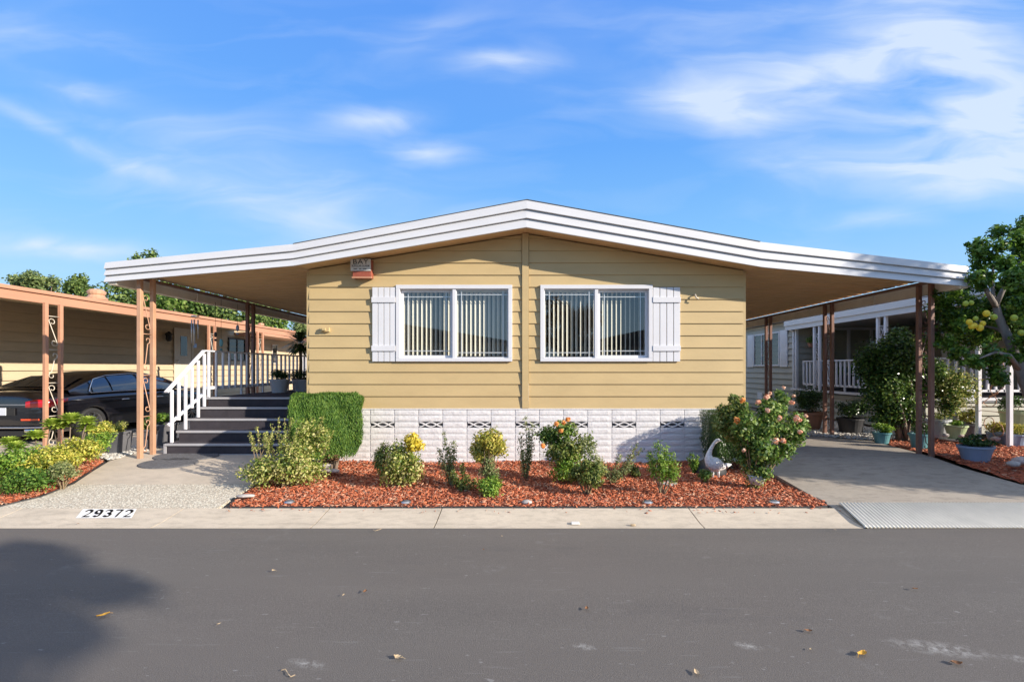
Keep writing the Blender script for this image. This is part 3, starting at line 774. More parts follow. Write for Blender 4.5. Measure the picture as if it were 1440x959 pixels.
while y < 16.3:
    lo = zd-.0 if k % 4 == 0 else zd+.145
    MB().box(XL+.022, XL+.060, y-.018, y+.018, lo+.002, zd+.858).build('baluster', 'rail_white', rp_, bevel=.004); y += .2; k += 1
ra = (XL, 8.78, zd+.875); rb = (XL, 7.86, 1.30)
rail = MB(); rail.bar(ra, rb, .07, .028); rail.bar((XL, 8.72, zd+.05), (XL, 7.9, .74), .035, .045)
rs = rail.build('stair_railing', 'rail_white', D, bevel=.005)
for j, (yy) in enumerate([7.93, 8.09, 8.25, 8.41, 8.57, 8.73, 8.85]):
    t = (yy-7.86)/(8.78-7.86); zt = min(1.30+t*(zd+.875-1.30), zd+.875)-.02; lo = .66+.02+t*(zd+.07-.68)
    stp = [n for n in nz_ if n[0] <= yy]; zs = stp[0][1]
    lo = zs+.003 if j in (0, 2, 4, 5, 6) else .70+((yy-7.9)/.82)*(zd+.05-.74)
    MB().box(XL+.022, XL+.062, yy-.018, yy+.018, lo, zt).build('baluster', 'rail_white', rs, bevel=.004)
# ================================================================== LEFT NEIGHBOUR
N = thing('neighbor_home', (-11.6, 14, .2), 'tan lap-sided home with orange fascia carport behind the parked black car', 'house')
WX = -11.6; z0 = .2
def lapwall(axis, c, a0, a1, zb, zt, lap, mat, parent, face, th=.045, name='siding', holes=()):
    """axis 'y': wall in plane x=c running along y; axis 'x': plane y=c running along x. face = sign of outward normal"""
    mb = MB(); z = zb
    while z < zt-.01:
        t = min(z+lap, zt); iv = [(a0, a1)]
        for h0, h1, hz0, hz1 in holes:
            if hz0 < (z+t)/2 < hz1: iv = [q for p in iv for q in ((p[0], min(p[1], h0)), (max(p[0], h1), p[1])) if q[1]-q[0] > .01]
        for p, q in iv:
            lo = c+face*th; hi = c+face*(th*(1-(t-z)/lap)+.002)
            if axis == 'y': V = [(lo, p, z), (lo, q, z), (hi, q, t), (hi, p, t), (c, p, z), (c, q, z)]
            else: V = [(p, lo, z), (q, lo, z), (q, hi, t), (p, hi, t), (p, c, z), (q, c, z)]
            mb.add(V, [(0, 1, 2, 3), (0, 1, 5, 4)])
        z = t
    return mb.build(name, mat, parent)
lapwall('y', WX, 8.2, 24, .55, 3.30, .22, 'tan_siding', N, 1)
MB().box(WX-.2, WX, 8.2, 24, .1, .55).build('skirting', 'cream', N)
MB().box(-19, WX-.001, 8.2, 24, .1, 3.30).build('wall', 'tan_siding', N)
lapwall('x', 8.2, -19, WX, .55, 3.30, .22, 'tan_siding', N, -1, name='siding')
# carport roof
mb = MB(); FX = -9.1
mb.add([(FX, 6.6, 3.13), (FX, 18.4, 3.13), (-15.5, 18.4, 3.75), (-15.5, 6.6, 3.75), (FX, 6.6, 3.15), (FX, 18.4, 3.15), (-15.5, 18.4, 3.80), (-15.5, 6.6, 3.80)], [(0, 1, 2, 3), (4, 5, 6, 7), (2, 3, 7, 6)])
mb.add([(-15.5, 6.6, 3.8), (-15.5, 24, 3.8), (-20, 24, 3.3), (-20, 6.6, 3.3)], [(0, 1, 2, 3)])
mb.build('roof', 'roof_tan', N)
MB().add([(FX-.02, 6.62, 2.97), (FX-.02, 18.38, 2.97), (WX, 18.38, 3.20), (WX, 6.62, 3.20)], [(0, 1, 2, 3)]).build('soffit', 'tan_siding', N)
mb = MB(); mb.box(FX, FX+.03, 6.6, 18.4, 2.92, 3.09); mb.box(FX+.0, FX+.07, 6.6, 18.4, 3.0905, 3.16); mb.box(-19, FX-.001, 6.57, 6.6, 2.92, 3.16)
mb.build('fascia', 'orange_paint', N, bevel=.008)
mb = MB(); mb.box(WX+.02, WX+1.2, 18.6, 24, 3.0, 3.12); mb.build('rear_roof', 'orange_paint', N)
for y0, y1 in ((8.72, 9.0), (13.2, 13.45), (15.6, 15.9)):
    post_pair(N, -8.93, y0, y1, .12, 2.92, 'orange_paint', w=.06, name='carport_post', nscr=4, scrm='cream')
# door, windows, lantern
def face_y(y): return y
dr_ = MB().box(WX+.022, WX+.05, 15.45, 16.2, 1.0, 2.97).build('door', 'cream', N, bevel=.004)
q = MB(); q.box(WX+.051, WX+.07, 15.38, 15.449, 1.0, 3.04); q.box(WX+.051, WX+.07, 16.201, 16.27, 1.0, 3.04); q.box(WX+.051, WX+.07, 15.449, 16.201, 2.971, 3.04); q.build('frame', 'cream', dr_)
MB().box(WX+.0505, WX+.058, 15.68, 15.98, 2.12, 2.78).build('pane', 'dark_glass', dr_)
MB().ball((WX+.09, 15.53, 1.95), .035, 2).build('handle', 'steel', dr_, smooth=True)
def sidewin(parent, x, y0, y1, zb, zt, m='trim_white', s=1, gl='dark_glass', n=2, curt=None):
    t = .05; q = MB()
    q.box(min(x, x+s*.05), max(x, x+s*.05), y0, y1, zt-t, zt); q.box(min(x, x+s*.05), max(x, x+s*.05), y0, y1, zb, zb+t)
    q.box(min(x, x+s*.05), max(x, x+s*.05), y0, y0+t, zb+t, zt-t); q.box(min(x, x+s*.05), max(x, x+s*.05), y1-t, y1, zb+t, zt-t)
    for k in range(1, n): yy = y0+(y1-y0)*k/n; q.box(min(x, x+s*.045), max(x, x+s*.045), yy-t*.4, yy+t*.4, zb+t, zt-t)
    w_ = q.build('window', m, parent, bevel=.004)
    MB().box(min(x, x+s*.02), max(x, x+s*.02), y0+t, y1-t, zb+t, zt-t).build('pane', gl, w_)
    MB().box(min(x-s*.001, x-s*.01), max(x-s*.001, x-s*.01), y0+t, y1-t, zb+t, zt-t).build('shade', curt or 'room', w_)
    return w_
sidewin(N, WX+.024, 16.95, 17.4, 2.33, 2.92, 'cream', n=1); sidewin(N, WX+.024, 18.2, 19.3, 2.0, 2.90, 'black_metal', n=2)
sidewin(N, WX+.024, 21.3, 21.8, 1.9, 2.8, 'cream', n=1)
lt = MB(); lt.lathe((WX+.14, 15.05, 2.62), [(.02, .26), (.07, .22), (.11, .16), (.08, .14), (.085, 0), (.05, -.05), (.0, -.06)], 8)
lt.bar((WX+.02, 15.05, 2.80), (WX+.14, 15.05, 2.86), .03, .03); lt.build('wall_lantern', 'black_metal', N)
q = MB(); q.lathe((-11.9, 13.0, 3.2), [(.17, 0), (.17, .38), (.24, .40), (.25, .44), (.2, .47), (.17, .52), (.20, .56), (.21, .62), (.14, .68), (0, .69)], 16); q.build('roof_vent', 'post_brown', N, smooth=False)
for x, y, h in ((-13.5, 19, .45), (-12.6, 21, .4), (-13, 23.0, .5)):
    q = MB(); q.lathe((x, y, 3.3), [(.08, 0), (.08, h), (.14, h+.01), (.14, h+.1), (0, h+.13)], 12); q.build('roof_vent', 'orange_paint', N)
# white sheds further back
B_ = thing('garden_shed', (-11, 25.5, .2), 'pale shed standing behind the tan home, seen past the deck railing', 'shed')
q = MB(); q.box(-13.5, -8.6, 25, 28, .15, 2.75); q.build('wall', 'grey_wall', B_)
q = MB(); q.box(-13.8, -8.3, 24.7, 28.3, 2.75, 2.9); q.build('roof', 'cream', B_)
for x in (-12.4, -11.2, -9.8): MB().box(x, x+.75, 24.96, 25.0-.002, .3, 2.35).build('door', 'rail_white', B_)

# ================================================================== CAR
def build_car():
    X0 = -10.05; YR = 8.95; ZG = .205
    C = thing('parked_car', (X0, YR+2.45, ZG), 'glossy black sedan parked nose-in under the orange carport', 'car')
    st = [(0.0, .74, .36, .74, .90), (.05, .84, .28, .80, 1.02), (.18, .89, .23, .86, 1.055), (.5, .915, .20, .90, 1.07), (1.0, .925, .19, .92, 1.05), (1.8, .93, .19, .93, .99), (2.7, .93, .19, .92, .97),
          (3.4, .925, .19, .90, .99), (3.9, .915, .20, .87, .95), (4.4, .89, .22, .80, .86), (4.72, .82, .26, .70, .76), (4.88, .66, .34, .60, .66)]
    def sec(l, w, zb, zs, zt):
        return [(0, zb), (w*.80, zb), (w*.97, zb+.05), (w*.995, zb+.22), (w*1.0, zs-.14), (w*.985, zs-.04), (w*.93, zs+.03), (w*.80, (zs+zt)/2+.03 if zt-zs > .08 else zs+.05), (w*.45, zt-.005), (0, zt)]
    mb = MB(); n = 10; ring = 2*n-2
    for s in st:
        h = sec(*s); pts = [(x, z) for x, z in h]+[(-x, z) for x, z in h[-2:0:-1]]
        for x, z in pts: mb.v.append((X0+x, YR+s[0], ZG+z))
    for i in range(len(st)-1):
        for k in range(ring): mb.f.append((i*ring+k, i*ring+(k+1) % ring, (i+1)*ring+(k+1) % ring, (i+1)*ring+k))
    mb.f.append(tuple(range(ring))); mb.f.append(tuple(range((len(st)-1)*ring, len(st)*ring)))
    body = mb.build('body', 'car_paint', C, smooth=True, subd=2)
    # wheel arches cut out of the body
    cut = MB()
    for yy in (.95, 3.92):
        for sx in (-1, 1):
            a = X0+sx*.60; b = X0+sx*1.1; nn = 32
            r = .36; V = [(x, YR+yy+r*math.cos(2*math.pi*k/nn), ZG+.335+r*math.sin(2*math.pi*k/nn)) for x in (a, b) for k in range(nn)]
            cut.add(V, [(k, (k+1) % nn, nn+(k+1) % nn, nn+k) for k in range(nn)]+[tuple(range(nn))[::-1], tuple(range(nn, 2*nn))])
    co_ = cut.build('cutter', 'rubber', C); bo = body.modifiers.new('bo', 'BOOLEAN'); bo.object = co_; bo.solver = 'EXACT'
    bpy.context.view_layer.update(); dg = bpy.context.evaluated_depsgraph_get()
    me = bpy.data.meshes.new_from_object(body.evaluated_get(dg)); body.modifiers.clear(); body.data = me
    me.materials.clear(); me.materials.append(MATS['car_paint']); me.polygons.foreach_set('material_index', [0]*len(me.polygons))
    bpy.data.objects.remove(co_)
    # greenhouse
    gs = [(.50, 1.07, .78), (.80, 1.20, .70), (1.15, 1.335, .62), (1.6, 1.42, .575), (2.1, 1.445, .57), (2.6, 1.43, .575), (3.0, 1.345, .60), (3.35, 1.20, .68), (3.75, 1.01, .76)]
    def gsec(l, zt, wt):
        base = (.855, .965); 
        k = max(0, (zt-1.0))/.445
        return [base, (base[0]+(wt+.06-base[0])*.5+.035*k, .965+(zt-.06-.965)*.5), (wt+.06, zt-.055*k), (wt-.06, zt-.008), (wt*.5, zt+.008), (0, zt+.012)]
    def P(i, j, sx=1, off=0):
        l, zt, wt = gs[i]; x, z = gsec(l, zt, wt)[j]; return (X0+sx*(x+off), YR+l, ZG+z)
    mb = MB(); m_ = 11
    for i in range(len(gs)):
        h = [P(i, j) for j in range(6)]+[P(i, j, -1) for j in (4, 3, 2, 1, 0)]; mb.v += h
    for i in range(len(gs)-1):
        for k in range(m_-1): mb.f.append((i*m_+k, i*m_+k+1, (i+1)*m_+k+1, (i+1)*m_+k))
    mb.build('cabin', 'car_paint', C, smooth=True, subd=2)
    def side_pt(l, t, sx, off):      # t 0 belt .. 1 roof edge
        zt = np.interp(l, [g[0] for g in gs], [g[1] for g in gs]); wt = np.interp(l, [g[0] for g in gs], [g[2] for g in gs])
        s = gsec(l, zt, wt); 
        if t < .5: a, b, q = s[0], s[1], t*2
        else: a, b, q = s[1], s[2], t*2-1
        return (X0+sx*(a[0]+(b[0]-a[0])*q+off), YR+l, ZG+a[1]+(b[1]-a[1])*q)
    for sx in (-1, 1):
        for l0, l1, a0, a1 in ((1.02, 1.45, 0, .9), (1.50, 2.22, 1, 1), (2.30, 3.28, 1, 0)):
            q = MB(); nn = 9; V = []
            for k in range(nn):
                u_ = k/(nn-1); l = l0+(l1-l0)*u_
                for t in (.10, .3, .5, .7, .90): V.append(side_pt(l, t, sx, .012))
            q.add(V, [(k*5+j, k*5+j+1, (k+1)*5+j+1, (k+1)*5+j) for k in range(nn-1) for j in range(4)])
            q.build('side_window', 'car_glass', C, smooth=True)
        pts = [side_pt(l, .06, sx, .02) for l in (3.4, 2.8, 2.2, 1.6, 1.1, .95)]+[side_pt(l, t, sx, .02) for l, t in ((.93, .25), (1.0, .6), (1.15, .92), (1.5, .97), (2.1, .97), (2.7, .97), (3.1, .97), (3.4, .9))]
        MB().tube(pts, .010, 5).build('window_trim', 'chrome', C, smooth=True)
        q = MB(); q.ball((X0+sx*1.03, YR+3.02, ZG+1.03), .10, 2, 0, (.95, .6, .72)); q.build('mirror', 'car_paint', C, smooth=True)
        for l in (1.72, 2.72): q = MB(); q.tube([(X0+sx*.938, YR+l-.1, ZG+.80), (X0+sx*.965, YR+l-.07, ZG+.805), (X0+sx*.965, YR+l+.07, ZG+.805), (X0+sx*.938, YR+l+.1, ZG+.80)], .011, 6); q.build('door_handle', 'chrome', C, smooth=True)
        # door seams as thin dark grooves are left to the reflections; crease line
        MB().tube([(X0+sx*.935, YR+l, ZG+z) for l, z in ((.45, .86), (1.2, .835), (2.2, .80), (3.3, .77))], .006, 4).build('crease', 'car_paint', C, smooth=True)
        path = [(.52, -.012), (.68, .010), (.80, .035), (.885, .11), (.915, .25), (.93, .40)]
        q = MB(); V = []
        for k, (x, l) in enumerate(path):
            zt = .90 if k > 0 else .86; zb_ = .74 if k < 4 else .74+(k-3)*.055
            V += [(X0+sx*(x-.03), YR+l+.03, ZG+zb_), (X0+sx*x, YR+l-.012, ZG+zb_+.01), (X0+sx*(x+.004), YR+l-.012, ZG+zt-.01), (X0+sx*(x-.03), YR+l+.03, ZG+zt)]
        q.add(V, [(k*4+j, k*4+j+1, k*4+5+j, k*4+4+j) for k in range(5) for j in range(3)]); q.build('taillight', 'tail_red', C, smooth=True)
        q = MB()
        V = []
        for x, l in ((.45, -.035), (.62, -.02), (.76, .01)): V += [(X0+sx*x, YR+l, ZG+.50), (X0+sx*x, YR+l-.004, ZG+.535)]
        q.add(V, [(0, 2, 3, 1), (2, 4, 5, 3)]); q.build('reflector', 'tail_orange', C)
    # rear glass, windscreen
    for idx, nm in (((0, 1, 2), 'rear_window'), ((6, 7, 8), 'windscreen')):
        q = MB(); V = []
        ls = np.linspace(gs[idx[0]][0]+.07, gs[idx[2]][0]-.04, 6)
        for l in ls:
            zt = np.interp(l, [g[0] for g in gs], [g[1] for g in gs]); wt = np.interp(l, [g[0] for g in gs], [g[2] for g in gs])
            for a in (-1, -.6, 0, .6, 1): V.append((X0+a*(wt-.07), YR+l, ZG+zt+.028-.012*abs(a)))
        q.add(V, [(k*5+j, k*5+j+1, (k+1)*5+j+1, (k+1)*5+j) for k in range(5) for j in range(4)]); q.build(nm, 'car_glass', C, smooth=True)
    q = MB(); q.tube([(X0+x, YR+l, ZG+.37) for x, l in ((-.86, .10), (-.78, .0), (-.5, -.045), (0, -.06), (.5, -.045), (.78, .0), (.86, .10))], .016, 6); q.build('bumper_trim', 'chrome', C, smooth=True)
    q = MB(); q.box(X0-.55, X0+.55, YR-.018, YR+.05, ZG+.79, ZG+.81); q.build('boot_trim', 'chrome', C)
    MB().box(X0-.31, X0+.31, YR-.022, YR-.005, ZG+.60, ZG+.735).build('plate_recess', 'rubber', C)
    MB().box(X0-.16, X0+.16, YR-.034, YR-.0225, ZG+.60, ZG+.745).build('number_plate', 'plate_white', C, bevel=.003)
    for sx in (-.62, .62): MB().box(X0+sx-.12, X0+sx+.12, YR-.03, YR+.03, ZG+.27, ZG+.335).build('exhaust_tip', 'chrome', C, bevel=.015)
    MB().box(X0-.72, X0+.72, YR+.0, YR+.3, ZG+.2, ZG+.30).build('diffuser', 'rubber', C)
    for yy in (.95, 3.92):
        for sx in (-1, 1):
            cx = X0+sx*.805; c = (cx, YR+yy, ZG+.335)
            def ringpts(prof, n=36):
                V = []; fs = []
                for r, o in prof:
                    for k in range(n): a = 2*math.pi*k/n; V.append((cx+sx*o, c[1]+r*math.cos(a), c[2]+r*math.sin(a)))
                for i in range(len(prof)-1):
                    for k in range(n): fs.append((i*n+k, i*n+(k+1) % n, (i+1)*n+(k+1) % n, (i+1)*n+k))
                return V, fs
            wh = MB(); wh.add(*ringpts([(.235, -.08), (.235, .075), (.25, .105), (.31, .108), (.33, .08), (.335, 0), (.33, -.08), (.235, -.08)])); tyre = wh.build('wheel', 'rubber', C, smooth=True)
            rm = MB(); rm.add(*ringpts([(.225, -.05), (.222, .06), (.236, .098), (.243, .098), (.243, .06)]))
            for k in range(10):
                a = 2*math.pi*k/10+.1*(k % 2); rm.bar((cx+sx*.085, c[1]+.03*math.cos(a), c[2]+.03*math.sin(a)), (cx+sx*.075, c[1]+.232*math.cos(a), c[2]+.232*math.sin(a)), .024, .02, up=(1, 0, 0))
            rm.ball((cx+sx*.08, c[1], c[2]), .045, 2, 0, (.4, 1, 1)); rm.build('rim', 'steel', tyre, smooth=False)
            dk = MB(); dk.add(*ringpts([(0.001, .02), (.22, .02)])); dk.build('brake_disc', 'black_metal', tyre)
    return C
build_car()

# ================================================================== RIGHT NEIGHBOUR
G = thing('neighbor_home', (8.8, 14, .2), 'grey lap-sided home with white railed porch right of the driveway', 'house')
GX = 8.8
lapwall('y', GX, 15.3, 22, .35, 3.26, .2, 'grey_siding', G, -1)
MB().box(GX+.001, GX+6, 15.3, 22, .2, 3.26).build('wall', 'grey_siding', G)
MB().box(GX-.045, GX+.03, 15.22, 15.3, .35, 3.26).build('corner_trim', 'trim_white', G)
sidewin(G, GX-.024, 16.2, 18.05, 1.78, 2.98, s=-1, n=3)
for y0, y1 in ((15.72, 16.17), (18.08, 18.53)):
    s_ = MB(); s_.box(GX-.07, GX-.03, y0, y1, 1.75, 3.0); so_ = s_.build('shutter', 'trim_white', G, bevel=.005)
    for zz in (1.85, 2.42):
        q = MB()
        for k in range(10): q.box(GX-.078, GX-.0705, y0+.05, y1-.05, zz+.045*k, zz+.045*k+.025)
        q.build('louvre', 'trim_white', so_)
MB().box(GX-.06, GX-.022, 17.4, 17.75, .55, .8).build('vent', 'trim_white', G)
# main wall of porch, recessed
PX = 12.6
lapwall('y', PX, 10.3, 15.3, 1.0, 3.3, .2, 'grey_siding', G, -1)
lapwall('x', 15.3, GX, PX, 1.0, 3.3, .2, 'grey_siding', G, -1, holes=[(9.85, 12.0, .9, 3.0)])
q = MB(); 
for a, b, c, d in ((9.83, 12.02, 2.95, 3.03), (9.83, 9.9, 1.06, 2.95), (11.95, 12.02, 1.06, 2.95), (10.46, 10.53, 1.06, 2.95), (11.2, 11.26, 1.06, 2.95)): q.box(a, b, 15.24, 15.30, c, d)
sl_ = q.build('sliding_door', 'trim_white', G)
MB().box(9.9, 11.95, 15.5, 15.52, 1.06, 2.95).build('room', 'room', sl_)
MB().add([(9.9, 15.29, 1.06), (11.95, 15.29, 1.06), (11.95, 15.29, 2.95), (9.9, 15.29, 2.95)], [(0, 1, 2, 3)]).build('pane', 'window_glass', sl_)
q = MB(); n_ = 60; V = []
for k in range(n_): xx = 9.9+.62*k/n_; V += [(xx, 15.36+.02*math.sin(k*1.1), 1.07), (xx, 15.36+.02*math.sin(k*1.1), 2.94)]
for k in range(12): xx = 11.0+.12*k/12; V += [(xx, 15.36+.02*math.sin(k*1.1), 1.07), (xx, 15.36+.02*math.sin(k*1.1), 2.94)]
q.add(V, [(2*k, 2*k+2, 2*k+3, 2*k+1) for k in range(n_+11) if k != n_-1]); q.build('curtain', 'curtain_teal', sl_)
# porch floor, roof, fascia
pf = MB(); pf.box(GX-.15, 15, 10.2, 15.3, .98, 1.06); pf.build('porch_floor', 'deck_dark', G)
lapwall('y', GX-.1, 10.2, 15.3, .28, .96, .2, 'grey_siding', G, -1, name='skirting')
lapwall('x', 10.25, GX-.1, 15, .28, .96, .2, 'grey_siding', G, -1, name='skirting')
q = MB(); q.box(GX-.19, GX-.151, 10.2, 15.3, 1.0, 1.065); q.box(GX-.19, 15, 10.14, 10.199, 1.0, 1.065); q.build('porch_edge', 'rail_white', G)
lapwall('x', 12.0, 10.6, 15, 1.0, 3.2, .2, 'grey_siding', G, -1)
q = MB(); q.box(8.60, 8.68, 8.45, 15.6, 2.95, 3.10); q.box(8.56, 8.60, 8.45, 15.6, 3.09, 3.25); q.box(8.60, 15, 8.41, 8.449, 2.95, 3.25); q.build('fascia', 'fascia_white', G)
q = MB(); q.add([(8.56, 8.45, 3.255), (8.56, 22, 3.255), (12.2, 22, 3.75), (12.2, 8.45, 3.75), (15, 8.45, 3.4), (15, 22, 3.4)], [(0, 1, 2, 3), (3, 2, 5, 4)]); q.build('roof', 'fascia_white', G)
q = MB(); q.add([(8.68, 8.45, 3.02), (8.68, 15.3, 3.02), (15, 15.3, 3.15), (15, 8.45, 3.15)], [(0, 1, 2, 3)]); q.build('soffit', 'grey_wall', G)
q = MB(); q.bar((8.62, 15.55, 3.0), (8.78, 15.36, 2.9), .06, .05); q.box(8.73, 8.785, 15.33, 15.40, .3, 2.9); q.build('downpipe', 'trim_white', G)
for y0, y1 in ((13.85, 14.1), (11.3, 11.55)): post_pair(G, 8.66, y0, y1, 1.06, 2.95, 'rail_white', name='porch_post', scrm='rail_white', nscr=4)
post_pair(G, 8.98, 8.72, 9.3, .2, 2.95, 'rail_white', name='porch_post', nscr=4, scrm='orange_paint', w=.07, dx=-.02)
def railing(parent, a, b, z0, z1, pitch, m='rail_white', posts=()):
    a = Vector(a); b = Vector(b); q = MB(); q.bar((*a, z1), (*b, z1), .07, .035); q.bar((*a, z0), (*b, z0), .04, .05)
    r = q.build('railing', m, parent); L = (b-a).length; n = int(L/pitch); d = (b-a)/n
    for k in range(n+1):
        p = a+d*k; MB().box(p.x-.02, p.x+.02, p.y-.02, p.y+.02, z0-.02 if k % 5 else 1.066, z1-.018).build('baluster', m, r)
railing(G, (8.72, 10.24), (8.72, 14.75), 1.21, 1.92, .17)
railing(G, (8.85, 10.24), (12.5, 10.24), 1.21, 1.92, .17)

# ================================================================== HOMES ACROSS THE STREET (behind the camera: they light, shade and mirror)
def far_home(x0, x1, y0, y1, m, label, peak):
    T = thing('neighbor_home', ((x0+x1)/2, y0, 0), label, 'house', None)
    MB().box(x0, x1, y1, y0, .1, 3.0).build('wall', m, T)
    q = MB(); xm = (x0+x1)/2
    q.add([(x0-.6, y0+.5, 3.0), (xm, y0+.5, peak), (x1+.6, y0+.5, 3.0), (x0-.6, y1, 3.0), (xm, y1, peak), (x1+.6, y1, 3.0)], [(0, 1, 4, 3), (1, 2, 5, 4), (0, 2, 1), (3, 4, 5), (0, 3, 5, 2)]); q.build('roof', 'shingle', T)
    for xx in (x0+1, xm+.6): 
        w_ = MB().box(xx, xx+1.6, y0+.001, y0+.05, 1.3, 2.4).build('window', 'trim_white', T); MB().box(xx+.08, xx+1.52, y0+.051, y0+.06, 1.38, 2.32).build('pane', 'car_glass', w_)
far_home(-13, -1.0, -8.0, -20, 'cream', 'dark-roofed cream home straight across the street', 4.05)
far_home(3, 13, -12, -22, 'grey_wall', 'grey home across the street to the right', 4.2)
# ================================================================== PLANTS
def shrub(name, c, size, n, leaf, m, label, cat='shrub', lumps=10, seed=1, asp=.5, stemm='twig', flat=1, zb=None, shell=.5, up=.35, spread=1.0, rr=(.35, .6), group=None, nstem=None, r0=.010):
    zb = zb if zb is not None else bedz(c[0], c[1])
    T = thing(name, (c[0], c[1], zb), label, cat, group)
    L = lump(c, size, lumps, seed, spread, rr)
    leafcloud('foliage', m, T, L, n, leaf, asp, shell, up, seed, gmin=zb+.01)
    stems('stem', stemm, T, (c[0], c[1], zb-.03), L[:nstem] if nstem else L, r0, .003, seed)
    return T, L
def px2w(px, py, d): return at(px, py, d)
def by(py, z=.11): return F*(CH-z)/(py-CY)          # depth of a ground point seen at photo row py
# -- spreading variegated shrub at the left corner of the bed (two masses)
T = thing('variegated_shrub', (-3.25, 6.35, .09), 'spreading yellow-edged shrub with upright sprays at the left end of the bed', 'shrub')
L = lump((-3.55, 6.2, .36), (.36, .34, .26), 10, 3)+lump((-3.05, 6.35, .42), (.42, .36, .36), 14, 4)+lump((-3.0, 6.5, .72), (.30, .24, .34), 9, 5)
leafcloud('foliage', 'lf_varieg', T, L, 6800, .042, .55, .5, .3, 2, gmin=.1)
sp = []
r = random.Random(4)
for k in range(26):
    b = Vector((-3.15+r.uniform(-.45, .4), 6.4+r.uniform(-.2, .2), .5)); t = b+Vector((r.uniform(-.16, .16), r.uniform(-.1, .1), r.uniform(.25, .52))); sp.append((b, t))
q = MB(); spl = []
for b, t in sp:
    q.tube([b, b.lerp(t, .5), t], [.005, .004, .002], 4)
    for k in range(7): p = b.lerp(t, .35+.65*k/6); spl.append((p.x, p.y, p.z, .03))
leafcloud('sprays', 'lf_varieg', T, spl, 2600, .026, .5, .6, .4, 6); q.build('twigs', 'twig', T)
stems('stem', 'twig', T, (-3.2, 6.35, .06), L[:14], .012, .004, 2)
# -- clipped box-shaped juniper
T = thing('boxy_juniper', (-3.08, 7.35, .15), 'tall conifer clipped into a green box between the steps and the skirting', 'shrub')
def boxy(T, c, hx, hy, z0, z1, rot, n, seed, m, ln, nzb=None):
    g = np.random.default_rng(seed); P = []; Nn = []
    ca, sa = math.cos(rot), math.sin(rot)
    f = g.random(n); per = [hx*2*(z1-z0)]*2+[hy*2*(z1-z0)]*2+[hx*hy*4]; per = np.array(per)/sum(per); fi = g.choice(5, n, p=per)
    a = g.uniform(-1, 1, n); b = g.uniform(0, 1, n)
    x = np.where(fi < 2, a*hx, np.where(fi == 2, -hx, np.where(fi == 3, hx, a*hx))); y = np.where(fi == 0, -hy, np.where(fi == 1, hy, np.where(fi < 4, a*hy, g.uniform(-1, 1, n)*hy)))
    z = np.where(fi < 4, z0+b*(z1-z0), z1)
    nx = np.where(fi == 2, -1, np.where(fi == 3, 1, 0)); ny = np.where(fi == 0, -1, np.where(fi == 1, 1, 0)); nzv = np.where(fi == 4, 1, 0)
    x = x+np.sin(y*9+z*7)*.022+np.sin(z*17+y*5)*.010; y = y+np.sin(x*11+z*5)*.022+np.sin(x*23+z*9)*.010; z = z+np.where(fi == 4, np.sin(x*13+y*7)*.018, 0)
    h = (z-z0)/(z1-z0); tp = np.clip(.80+.55*h, 0, 1)**1.0; x = x*tp; y = y*tp         # narrows towards the base
    cr = np.clip((np.abs(x)/hx-.9)*5, 0, 1)*np.clip((h-.85)*7, 0, 1); z = z-cr*.05
    x += g.normal(size=n)*.014; y += g.normal(size=n)*.014; z += g.normal(size=n)*.012
    P = np.stack([c[0]+x*ca-y*sa, c[1]+x*sa+y*ca, z], 1); Nn = np.stack([nx*ca-ny*sa, nx*sa+ny*ca, nzv], 1).astype(float)
    ax = np.stack([Nn[:, 0]*.35, Nn[:, 1]*.35, np.full(n, 1.0)], 1)
    scatter_on('foliage', m, T, P, Nn, ln, .16, ax, seed, .45, .28)
boxy(T, (-3.10, 7.30), .48, .32, .36, 1.285, math.radians(24), 60000, 5, 'lf_juniper', .045)
q = MB(); cx, cy = -3.10, 7.30; ca, sa = math.cos(math.radians(24)), math.sin(math.radians(24))
def rt(x, y): return (cx+x*ca-y*sa, cy+x*sa+y*ca)
lo = [rt(a*.34, b*.22) for a, b in ((-1, -1), (1, -1), (1, 1), (-1, 1))]; hi = [rt(a*.43, b*.27) for a, b in ((-1, -1), (1, -1), (1, 1), (-1, 1))]
q.add([(x, y, .45) for x, y in lo]+[(x, y, 1.25) for x, y in hi], [(3, 2, 1, 0), (4, 5, 6, 7), (0, 1, 5, 4), (1, 2, 6, 5), (2, 3, 7, 6), (3, 0, 4, 7)])
q.build('inner_growth', 'lf_juniper', T)
leafcloud('dry_skirt', 'lf_brown', T, lump((-3.1, 7.25, .42), (.36, .26, .16), 10, 3), 2600, .05, .3, .5, .2, 9)
stems('trunk', 'bark', T, (-3.02, 7.25, .08), [(-3.2, 7.3, .6), (-2.95, 7.25, .6), (-3.05, 7.35, .7), (-3.3, 7.2, .55), (-2.85, 7.3, .55)], .035, .015, 2)
def rock(px, py, d, r, label, m='stone', sc=(1, .7, .55), name='rock', seed=1):
    p = at(px, py, d); q = MB(); random.seed(seed); q.ball((0, 0, 0), r, 2, .10, sc)
    o = q.build(name, m, None, smooth=True); o.location = (p.x, p.y, p.z); return setp(o, label, 'rock')
rock(464, 662, 6.95, .10, 'pale flat stone at the foot of the boxy conifer', 'stone_pink', (1.5, .8, .3), seed=2)
rock(459, 655, 7.0, .07, 'small rounded grey stone on the pale stone by the boxy conifer', 'stone', seed=3)
rock(345, 697, 5.75, .07, 'flat grey stone at the left corner of the mulch bed', 'stone', (1.6, .9, .3), seed=4)
